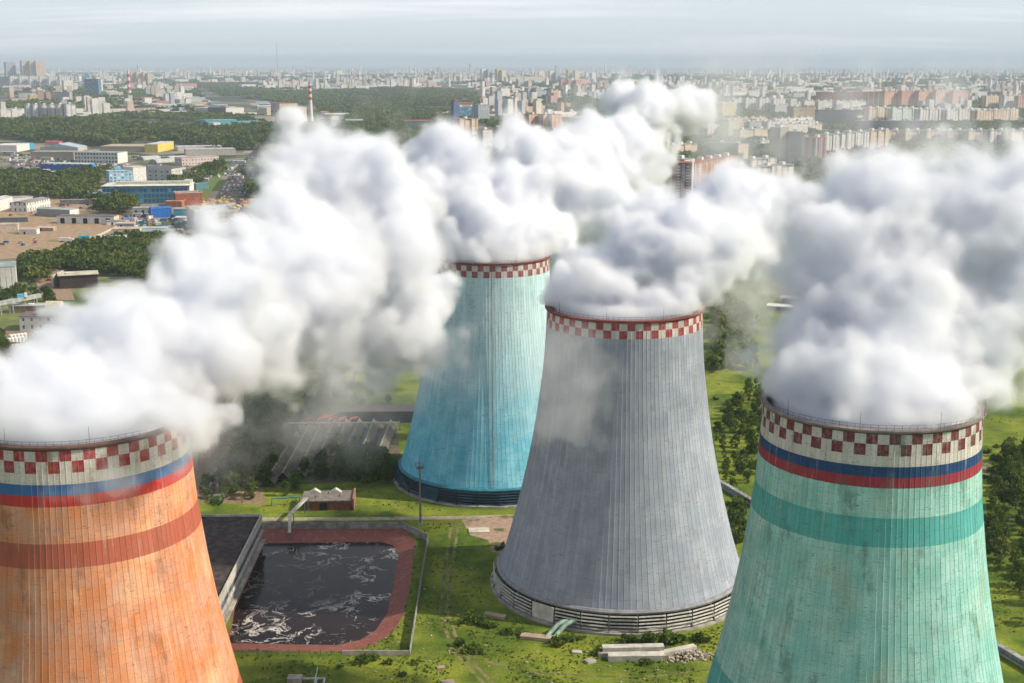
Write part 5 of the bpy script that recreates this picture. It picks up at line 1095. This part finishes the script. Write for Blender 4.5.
# power house and its chimney
A(267, 281, 118.5, 108, 50, 6, cream, rW, 'cream left wing of the power house', caps=False, name='power_house_wing', cat='power house'); A(280, 298, 122.5, 103.5, 50, 6, W((.55, .48, .38), fz=24, bay=30, wv=(.04, .2), wu=(.2, .8), glass=(.12, .14, .2)), rR, 'tall cream power house beside the striped chimney', caps=False, name='power_house', cat='power house')
A(296.5, 307, 122, 107.5, 40, 14, cream, rW, 'cream right wing of the power house', caps=False, name='power_house_wing', cat='power house'); A(255, 282, 123, 116.5, 40, 4, Pn((.36, .30, .24)), rG, 'low brown hall before the power house', caps=False, name='hall', cat='hall')
def chimney(u, v, vtop, r0, r1, label, bands=10, frm=.0):
    o = G(u, v); h = P(u, vtop, o.y).z; m = M('banded_chimney_%d' % int(u), .8); ob = m.obj(); x, y, z = m.xyz(ob)
    t = m.math('FRACT', m.math('MULTIPLY', z, bands / h / 2)); f = m.math('MULTIPLY', m.math('LESS_THAN', t, .5), m.math('GREATER_THAN', z, h * frm)); m.col(m.mix(f, (.66, .62, .58), (.50, .04, .05)))
    root = empty('chimney', o, 0, label, 'chimney'); MB().tube([(0, 0, 0), (0, 0, h * .4), (0, 0, h)], [r0, (r0 * .45 + r1 * .55), r1], 20).build('stack', m.mat, root); MB().tube([(0, 0, h - 1.5), (0, 0, h - .8)], r1 * 1.3, 20).build('platform', steel, root)
    MB().box((0, 0, 3), (r0 * 2.6, r0 * 2.6, 6)).build('plinth', concrete, root)
chimney(311, 123, 82.5, 6.6, 3.2, 'slim red and white chimney beside the cream power house', 14, .52)
chimney(129.5, 97, 70.5, 9.5, 5.5, 'red and white banded chimney in the left city', 8)
chimney(449, 88, 73, 10, 6, 'pale chimney with red top above the steam', 4, .7)
o = G(277.5, 76); hh = P(277.5, 44, o.y).z; root = empty('radio_mast', o, 0, 'very tall thin lattice radio mast on the left skyline', 'radio mast'); q = MB()
for k in range(3): a_ = k * 2.094; q.bar((4 * math.cos(a_), 4 * math.sin(a_), 0), (2.5 * math.cos(a_), 2.5 * math.sin(a_), hh), 1.3)
for z in np.arange(0, hh, 12): q.bar((4, 0, z), (-2, 3.4, z + 10), .7).bar((-2, 3.4, z), (-2, -3.4, z + 10), .7).bar((-2, -3.4, z), (4, 0, z + 10), .7)
q.build('lattice', steel, root); MB().tube([(0, 0, hh), (0, 0, hh + 25)], .8, 6).build('antenna', steel, root)

# filler blocks: individuals while they can be told apart, the rest of the city as one mass beyond
rs = random.Random(21)
def ok(u, v):     # keep clear of woods and the parts steam covers
    if 195 < u < 470 and 84 < v < 103: return False
    return True
pal = [cW, cWs, cB, cBs, cG, cW, cWs, cP]
names = ['white', 'striped white', 'beige', 'striped beige', 'grey', 'white', 'striped white', 'pinkish']
nb = 0
zones = [((0, 190), (74, 86), 26, 12, 'left city'), ((320, 480), (74, 83), 16, 8, 'middle city'), ((480, 700), (76, 98), 44, 9, 'city above the blue tower steam'), ((700, 1030), (76, 98), 90, 9, 'right city'), ((690, 800), (100, 140), 14, 12, 'misty blocks in the middle'), ((0, 160), (86, 92), 10, 6, 'left city')]
for (ua, ub), (va, vb), n, hpx, zn in zones:
    for i in range(n):
        u, v = rs.uniform(ua, ub), va + (vb - va) * rs.random() ** .7
        if not ok(u, v): continue
        y = G(u, v).y; k = rs.randrange(len(pal)); tall = rs.random() < .35 and v < 92; L = rs.uniform(14, 24) if tall else rs.uniform(50, 120); hm = rs.uniform(38, 58) if tall else rs.uniform(15, 30)
        px_ = L * F / y; vt = v - hm * F / y
        A(u, u + px_, v, vt, 15, rs.uniform(4, 30), pal[k], rs.choice([rG, rG, rW, rR]), '%s %s in the %s' % (names[k], 'tower' if tall else 'slab', zn), 'apartment blocks of the ' + zn, parts=False); nb += 1
print('filler', nb)
# low estate buildings
nl = 0
for (ua, ub), (va, vb), n, zn in (((-5, 260), (92, 112), 90, 'left city'), ((100, 265), (104, 118), 26, 'left city'), ((320, 470), (100, 128), 40, 'gardens above the steam'), ((480, 1030), (86, 112), 70, 'right city')):
    for i in range(n):
        u, v = rs.uniform(ua, ub), rs.uniform(va, vb)
        if 195 < u < 330 and v < 103: continue
        if 340 < u < 440 and 84 < v < 116 : continue
        y = G(u, v).y; L = rs.uniform(18, 70); hm = rs.uniform(5, 12); px_ = L * F / y; w_ = rs.choice([white_p, cream, Pn((.4, .22, .16)), Pn((.3, .32, .34)), Pn((.5, .42, .36)), Pn((.20, .30, .36))]); r_ = rs.choice([rG, rW, rR, roofmat((.4, .18, .12)), roofmat((.3, .36, .42)), tan_r])
        a_ = Vector(G(u, v)); g = rs.uniform(2, 4); dp = rs.uniform(12, 30); q = MB().box((L / 2, dp / 2, hm / 2), (L, dp, hm)); q.add([(-.5, -.5, hm), (L + .5, -.5, hm), (L + .5, dp / 2, hm + g), (-.5, dp / 2, hm + g), (-.5, dp + .5, hm), (L + .5, dp + .5, hm)], [(0, 1, 2, 3), (3, 2, 5, 4), (0, 3, 4), (1, 5, 2)], 1)
        tag(q.build('low_building', [w_, r_], None, a_, R(rs.uniform(-8, 25))), 'low building with pitched roof among the trees of the ' + zn, 'building', 'low buildings of the ' + zn); nl += 1
print('low', nl)
# the mass of the city towards the horizon
Vv, Ff, Fm = [], [], []; rs2 = np.random.RandomState(77); nbox = 15000
uu = rs2.uniform(-130, 1160, nbox); tt = rs2.rand(nbox); dist = 3600 * (26000 / 3600) ** (tt ** .72)
keepers = 0; taken = set()
for u, D in zip(uu, dist):
    v = 341.5 + F * math.tan(math.atan(H / D) - PITCH)
    if 185 < u < 262 and v > 82.5 or 262 <= u < 470 and v > 91: continue
    if v > 92 and not (0 < u < 200 or u > 480): continue
    cl = math.sin(u * .043 + D * .0011) + math.sin(u * .017 - D * .0007 + 2)
    if cl < .1 and rs2.rand() < .8: continue
    x = (u - 512) / F * (D * .979 + 29); tall = rs2.rand() < (.30 if cl > .6 else .10); L, Wd = (rs2.uniform(13, 24), rs2.uniform(13, 18)) if tall else (rs2.uniform(25, 85), rs2.uniform(12, 20)); h = rs2.uniform(30, 62) if tall else rs2.choice([6, 9, 15, 27]) * rs2.uniform(.8, 1.2)
    if D > 11000: h *= 1.25
    if D > 11000 and rs2.rand() < .05: h *= 1.9
    if D < 5200: h *= .55 if not tall else .8
    gx, gy = math.floor(x / 700), math.floor(D / 700); an = .35 + .55 * ((math.sin(gx * 12.9 + gy * 78.2) * 43758.5) % 1)
    ca, sa = math.cos(an), math.sin(an); a1, b1 = x * ca + D * sa, -x * sa + D * ca; pa, pb = (32, 40) if tall else (104, 44); a1, b1 = round(a1 / pa) * pa, round(b1 / pb) * pb
    if (tall, a1, b1, gx, gy) in taken or (not tall and L > 90): continue
    taken.add((tall, a1, b1, gx, gy)); x, D = a1 * ca - b1 * sa, a1 * sa + b1 * ca
    c, s = math.cos(an), math.sin(an); k = len(Vv)
    for z in (0, h):
        for a_, b_ in ((0, 0), (L, 0), (L, Wd), (0, Wd)): Vv.append((x + a_ * c - b_ * s, D + a_ * s + b_ * c, z))
    mi = rs2.randint(0, 9)
    Ff += [(k, k + 1, k + 5, k + 4), (k + 1, k + 2, k + 6, k + 5), (k + 2, k + 3, k + 7, k + 6), (k + 3, k, k + 4, k + 7), (k + 4, k + 5, k + 6, k + 7)]; Fm += [mi] * 4 + [9 + rs2.randint(0, 3)]; keepers += 1
far_m = [paint('far_%d' % i, c, .9, .2, .03) for i, c in enumerate(((.60, .58, .55), (.56, .50, .42), (.44, .45, .48), (.54, .42, .35), (.62, .60, .57), (.40, .42, .46), (.58, .54, .48), (.46, .30, .24), (.66, .64, .61)))] + [rG, rR, rW]
print('far', keepers); tag(link('distant_city', np_mesh('distant_city', Vv, Ff, far_m, Fm)), 'far built-up city stretching to the hazy horizon', 'city', None, 'stuff')
# ------------------------------------------------------------------ trees, woods, bushes
wood('wood', [[(-110, 120.5), (-110, 149), (20, 144), (60, 143), (80, 146), (110, 148.5), (160, 145), (176, 150), (240, 151), (262, 150), (290, 140), (290, 128), (215, 133), (110, 127)]], 15, 19, 34, 'dark belt of wood crossing behind the industrial estate', seed=3, gaps=-1.2)
wood('wood', [[(-110, 175), (-110, 205), (22, 197), (60, 199), (92, 202), (95, 186), (112, 172), (86, 173), (56, 178), (16, 176)]], 9.5, 11, 44, 'thick wood between the dirt lot and the blue warehouse', seed=8)
wood('wood', [[(195, 84), (255, 84), (330, 92), (400, 88), (470, 92), (480, 100), (470, 118), (400, 126), (330, 122), (318, 108), (262, 100), (225, 97)]], 24, 14, 26, 'wide wooded slope in the middle distance', seed=12, gaps=-.45)
wood('wood', [[(-110, 112), (30, 121), (80, 121), (150, 114), (262, 119), (262, 124), (150, 126), (-110, 128)]], 20, 14, 26, 'loose trees before the white slabs', seed=15, gaps=-.2)
wood('wood', [[(318, 124), (470, 118), (640, 150), (640, 235), (560, 240), (440, 150), (330, 146)]], 17, 10, 34, 'gardens and trees beyond the blue tower steam', seed=40, gaps=-.4)
wood('city_trees', [[(480, 84), (1180, 84), (1180, 112), (700, 116), (560, 112), (480, 104)]], 52, 14, 20, 'street trees and parks between the blocks of the right city', seed=18, gaps=-.3)
wood('city_trees', [[(-20, 80), (195, 80), (200, 112), (-20, 112)]], 50, 14, 20, 'street trees between the blocks of the left city', seed=19, gaps=-.3)
wood('city_trees', [[(600, 112), (1180, 112), (1180, 150), (820, 190), (600, 215)]], 23, 12, 30, 'yard trees between the nearer apartment blocks', seed=20, gaps=-.7)
wood('city_trees', [[(320, 74), (1180, 74), (1180, 84), (320, 84)], [(-20, 74), (320, 74), (320, 82), (-20, 80)]], 80, 14, 12, 'tree masses among the far districts', seed=22, gaps=-.4)
wood('wood', [[(690, 235), (1180, 235), (1180, 300), (820, 300), (760, 262), (690, 262)]], 10, 9, 44, 'scrub and trees beyond the meadow, seen through gaps in the steam', seed=25)
def grow(poly, sp, kinds, s, label, group, seed, maxn=9999, sj=.25):
    def f(x, y, rs):
        if free(x, y, 1.5): tree(rs.choice(kinds), x, y, s * rs.uniform(1 - sj, 1 + sj), label, group)
    return scatter(poly, sp, f, seed, maxn=maxn)
n = 0
wood('wood', [[(22, 262), (50, 257), (75, 250), (92, 246), (130, 238), (190, 242), (215, 262), (190, 292), (100, 275), (62, 268), (40, 285), (20, 280)]], 6.2, 8.5, 60, 'belt of trees below the dirt lot', seed=31)
wood('wood', [[(97, 214), (110, 217), (138, 215), (136, 205), (100, 203)]], 7, 13, 60, 'clump of trees before the glazed hall', seed=32)
wood('wood', [[(192, 182), (224, 174), (222, 166), (194, 172)], [(245, 178), (270, 176), (264, 165), (248, 168)], [(246, 196), (278, 202), (272, 188), (248, 188)], [(172, 188), (200, 186), (196, 178), (174, 180)]], 8.5, 11, 50, 'clumps of trees on both sides of the road', seed=33)
wood('wood', [[(716, 372), (748, 372), (752, 318), (722, 300), (714, 330)]], 7, 7, 60, 'scrubby trees at the far side of the meadow', seed=34)
wood('wood', [[(230, 300), (700, 262), (700, 235), (560, 240), (230, 270)]], 11, 9, 40, 'trees beyond the towers seen through gaps in the steam', seed=35)
n += grow([(0, 313), (10, 300), (38, 300), (60, 308), (40, 292), (18, 288), (0, 300)], 7, ['round', 'young'], .85, 'tree round the conveyor gallery', 'trees round the conveyor gallery', 7)
n += grow([(-10, 365), (10, 352), (6, 338), (-10, 338)], 6, ['young', 'round'], .8, 'dark tree beside the tanks at the left edge', 'trees beside the tanks', 8)
n += grow([(222, 500), (240, 500), (264, 500), (272, 470), (255, 462), (226, 480)], 6.5, ['round', 'young'], .85, 'green tree behind the pump house', 'trees behind the pump house', 9)
n += grow([(300, 482), (392, 482), (386, 462), (350, 448), (318, 458)], 5.2, ['round', 'round', 'young'], .72, 'dark tree in the thicket before the louvre covers', 'thicket before the louvre covers', 10)
n += grow([(276, 500), (298, 500), (304, 486), (282, 484)], 4.6, ['young'], .9, 'bright green young tree left of the brick hut', 'young trees left of the brick hut', 11)
n += grow([(285, 440), (320, 424), (345, 412), (300, 400), (262, 410)], 9, ['round', 'young'], .8, 'tree behind the louvre covers veiled by steam', 'trees behind the louvre covers', 12)
n += grow([(706, 470), (735, 490), (760, 480), (764, 400), (758, 385), (728, 410), (712, 440)], 5.6, ['young', 'young', 'round'], .62, 'tree in the copse between the grey and green towers', 'copse between the grey and green towers', 13)
0 and grow([(716, 372), (760, 372), (752, 318), (722, 300), (714, 330)], 9, ['round', 'young'], .8, 'tree at the far side of the meadow behind the grey tower', 'trees at the far side of the meadow', 14)
n += grow([(984, 560), (1040, 640), (1050, 470), (1010, 440), (990, 480)], 6.0, ['round', 'young', 'young'], .72, 'tree in the dense copse right of the green tower', 'copse right of the green tower', 15)
0 and grow([(560, 262), (700, 262), (700, 235), (560, 240)], 16, ['round'], .9, 'tree beyond the blue tower seen through the steam', 'trees beyond the blue tower', 16)
n += grow([(262, 470), (300, 450), (300, 425), (262, 420), (240, 440)], 6.0, ['round', 'young'], .75, 'dark tree left of the louvre covers, veiled by steam', 'trees left of the louvre covers', 17)
n += grow([(300, 412), (400, 412), (402, 400), (300, 396)], 8.0, ['round', 'young'], .75, 'tree in the steam behind the dark shed', 'trees behind the dark shed', 18)
print('trees', n)
wood('undergrowth', [[(205, 505), (262, 502), (262, 470), (290, 440), (270, 395), (235, 395), (235, 450), (205, 480)], [(300, 480), (402, 486), (398, 468), (350, 452), (318, 460)]], 3.2, 1.6, 26, 'weeds and undergrowth in the old works yard behind the pump house', LEAF, seed=44, gaps=-.2)
wood('wood', [[(1040, 600), (1120, 640), (1200, 560), (1180, 440), (1060, 440)], [(1060, 320), (1180, 320), (1180, 380), (1080, 370)]], 6.5, 6, 44, 'loose scrub spreading over the meadow at the far right', LEAF, seed=51, gaps=-.1)
rs = random.Random(3); nb = 0
spots = [(470, 622, 1.5), (482, 624, 1.2), (492, 627, 1.3), (460, 645, 1.2), (506, 634, 1.0), (520, 634, .9), (557, 645, 1.3), (566, 642, 1.0), (575, 640, .9), (627, 642, 1.2), (632, 644, 1.0), (650, 644, 1.9), (660, 643, 2.0), (670, 642, 1.8), (680, 641, 1.2), (697, 640, 1.1), (703, 641, 1.0), (645, 664, .9), (498, 550, .9), (504, 549, .8), (478, 653, .8), (468, 652, 1.0), (475, 650, .9), (365, 662, 1.2), (372, 660, 1.0), (360, 664, .9), (388, 664, .8), (402, 676, .7), (340, 668, .6), (415, 664, .7), (600, 652, .7), (596, 655, .8)]
for u, v, s in spots: p = G(u, v); tree('bush', p.x, p.y, s, 'low green bush in the grass before the grey tower' if u > 430 else 'low weed bush in the grass below the pond', 'bushes before the grey tower' if u > 430 else 'bushes below the pond')
for i in range(60):
    u, v = rs.choice(((rs.uniform(712, 790), rs.uniform(362, 440)), (rs.uniform(985, 1030), rs.uniform(440, 500)), (rs.uniform(728, 745), rs.uniform(500, 545)))); p = G(u, v)
    tree('bush', p.x, p.y, rs.uniform(.7, 1.5), 'bush dotted on the sunny meadow beyond the towers', 'bushes on the meadow')
# rough tufts over the near grass
C = []
rsn = np.random.RandomState(5)
for i in range(16000):
    u, v = (rsn.uniform(240, 720), rsn.uniform(488, 690)) if i % 3 else (rsn.uniform(705, 1024), rsn.uniform(360, 660)); p = G(u, v)
    if in_poly(p.x, p.y, POND_OUT): continue
    if math.sin(p.x * .21) * math.sin(p.y * .17 + 1) + rsn.rand() * .9 < .35: continue
    if any((p.x - tower_xy(k)[0]) ** 2 + (p.y - tower_xy(k)[1]) ** 2 < 38.5 ** 2 for k in TOW): continue
    if not free(p.x, p.y, 0): continue
    if abs(v - 517) < 6 or (460 < u < 530 and 510 < v < 560): continue
    C.append((p.x, p.y, .15))
V, Q = leaf_quads(rsn, np.array(C), .33); V[:, 2] = np.clip(V[:, 2], .02, .55)
tag(link('grass', np_mesh('grass', V, Q, [leafmat('grass_blades', (.05, .085, .012), (.15, .185, .03), (.10, .14, .02))])), 'rough grass tufts over the meadow', 'grass', None, 'stuff')
hm = vapour('haze_air', 0.000056, (0.63, 0.74, 0.87))
hm.node_tree.nodes['Principled Volume'].inputs['Anisotropy'].default_value = 0.0
hz = MB().box((0, 40000, 204), (100000, 84000, 410)).build('haze', hm); tag(hz, kind='stuff')
def rim(k):
    x, y, _ = tower_xy(k); return (x, y, 20.4, 80)
plume('steam_plume', 'steam cloud drifting from the orange tower across the left of the view',
  [(150,432,5,226),(175,434,6,229),(195,436,6,237),(122,428,5,225),(200,415,5.5,250),(183,400,9,250),(165,415,7,242),(60,430,4,223),(20,430,4,223),(10,408,9.5,245),(45,402,11.6,248),(85,395,12.6,250),(130,385,13.7,255),(70,362,10.5,262),(105,345,11.6,268),(150,330,13.7,276),(190,365,13.7,275),(80,318,7.4,285),(120,300,8.4,295),(160,285,9.5,305),(205,320,16.8,290),(205,268,9.5,315),(230,240,7.4,330),(250,330,19.9,310),(300,330,21.0,335),(260,270,14.7,330),
   (310,260,21.0,350),(294,180,8,385),(300,185,12.6,380),(325,165,13.7,395),(360,172,13.7,400),(345,215,19.9,380),(395,195,13.7,410),(385,260,21.0,380),(400,320,16.8,380),(230,368,8,288),(370,335,10,372),(430,300,10.5,395)],
  [(225,425,7,262,0.13),(270,395,6,330,.2),(330,385,6,350,.2),(385,372,7,375,.25),(425,385,6,390,.2),(240,395,6,300,.25),(460,340,6,395,.2),(300,372,9,345,.2),(30,440,5,222,.2),(90,437,5,222,.2),(150,436,6,224,.25),(60,440,10,222,0.10),(110,438,10,223,0.12),(150,440,10,224,0.14),(180,445,10,228,0.15),(20,400,19,235,0.16),(205,420,18,285,.04),(250,415,18,330,.04),(300,390,20,350,.04),(340,390,21,360,.04),(400,390,22,385,.04),(455,355,19,392,.04),(480,385,15,398,.04),(230,360,22,300,.04),(470,320,15,395,.04),(20,370,15,260,0.14),(30,350,12,275,0.12),(190,255,11,330,0.13)],
  1.1, 11, 24, cyl=rim('orange'), spill=1)
plume('steam_plume', 'steam cloud streaming off the blue tower over the city',
  [(497,240,18.1,466),(480,215,20.3,474),(440,210,19.2,484),(430,175,15.8,500),(470,170,20.3,505),(520,200,22.6,490),(525,155,16.9,520),(560,215,20.3,500),(575,175,19.2,530),(590,140,15.8,560),(625,145,18.1,570),(645,112,14.7,600),(668,103,13.6,620),(688,103,10.2,630),(610,225,16.9,505),(615,175,14.7,560),(400,240,15.8,465),(640,175,11.3,580),(470,240,15.8,470),(540,240,16.9,480)],
  [(710,112,25,640,0.045),(560,120,19,560,0.045),(405,102,11,540,0.045),(420,92,11,560,0.045),(392,118,10,530,0.045),(640,200,20,540,0.15),(600,100,18,600,0.045),(740,100,28,680,0.045),(690,85,20,650,0.045),(650,90,12,620,0.14),(720,150,30,620,0.045)],
  1.5, 23, 28, cyl=rim('blue'))
plume('steam_plume', 'steam cloud pouring from the grey tower towards the right',
  [(600,296,12.6,356),(640,290,16.1,360),(680,290,13.8,362),(575,285,9.2,356),(600,272,11.5,364),(640,260,14.9,370),(680,250,17.2,375),(665,222,11.5,385),(720,228,16.1,385),(715,212,9,395),(745,217,10,395),(770,220,12,400),(800,213,11,400),(828,196,8,405),(700,275,12.6,372),(740,245,10.3,385)],
  [(730,290,14,380,0.1),(566,385,16,312,.07),(560,365,11,316,0.1),(790,255,15,400,0.14),(745,330,12,350,0.1),(698,326,7,338,0.12),(750,270,15,390,0.1)],
  1.05, 37, 22, cyl=rim('grey'))
plume('steam_plume', 'steam cloud rising from the green tower at the right edge',
  [(812,388,6.5,256),(830,385,10.3,256),(870,385,11.4,256),(910,385,12.5,256),(950,388,9.1,256),(840,340,11.4,262),(890,340,16.0,264),(945,345,14.8,266),(985,350,8.0,268),(860,290,13.7,272),(920,290,18.2,274),(975,300,14.8,275),(1005,290,12.5,276),(845,245,11.4,277),(895,235,14.8,279),(950,235,16.0,280),(1000,235,14.8,280),(1045,240,7,280),(860,200,9.1,282),(905,198,11.4,283),(960,193,12.5,284),(1010,190,12.5,284),(1055,200,7,284),(838,195,6.8,283)],
  [(800,330,10,266,0.14),(1010,370,10,262,0.14),(870,168,14,290,0.14),(930,165,16,291,0.14),(1000,160,16,291,0.14),(810,215,11,285,0.14),(800,270,10,278,0.14),(1020,330,11,270,0.14),(850,150,18,300,0.08),(960,145,20,300,0.08)],
  1.0, 53, 21, cyl=rim('green'))
plume('steam_veil', 'thin torn veil of steam hanging over the apartment blocks on the right',
  [], [(720,120,42,800,0.10),(760,95,50,900,0.07),(700,75,55,1000,0.06),(800,150,38,760,0.10),(860,170,38,720,0.12),(920,165,38,720,0.12),(980,160,38,720,0.13),(1020,150,42,760,0.12),(880,130,45,900,0.07),(960,125,45,900,0.07),(740,160,30,700,0.12),(780,180,28,640,0.12),(1000,100,55,1100,0.05)],
  3.0, 71, 44, mats=VEIL)
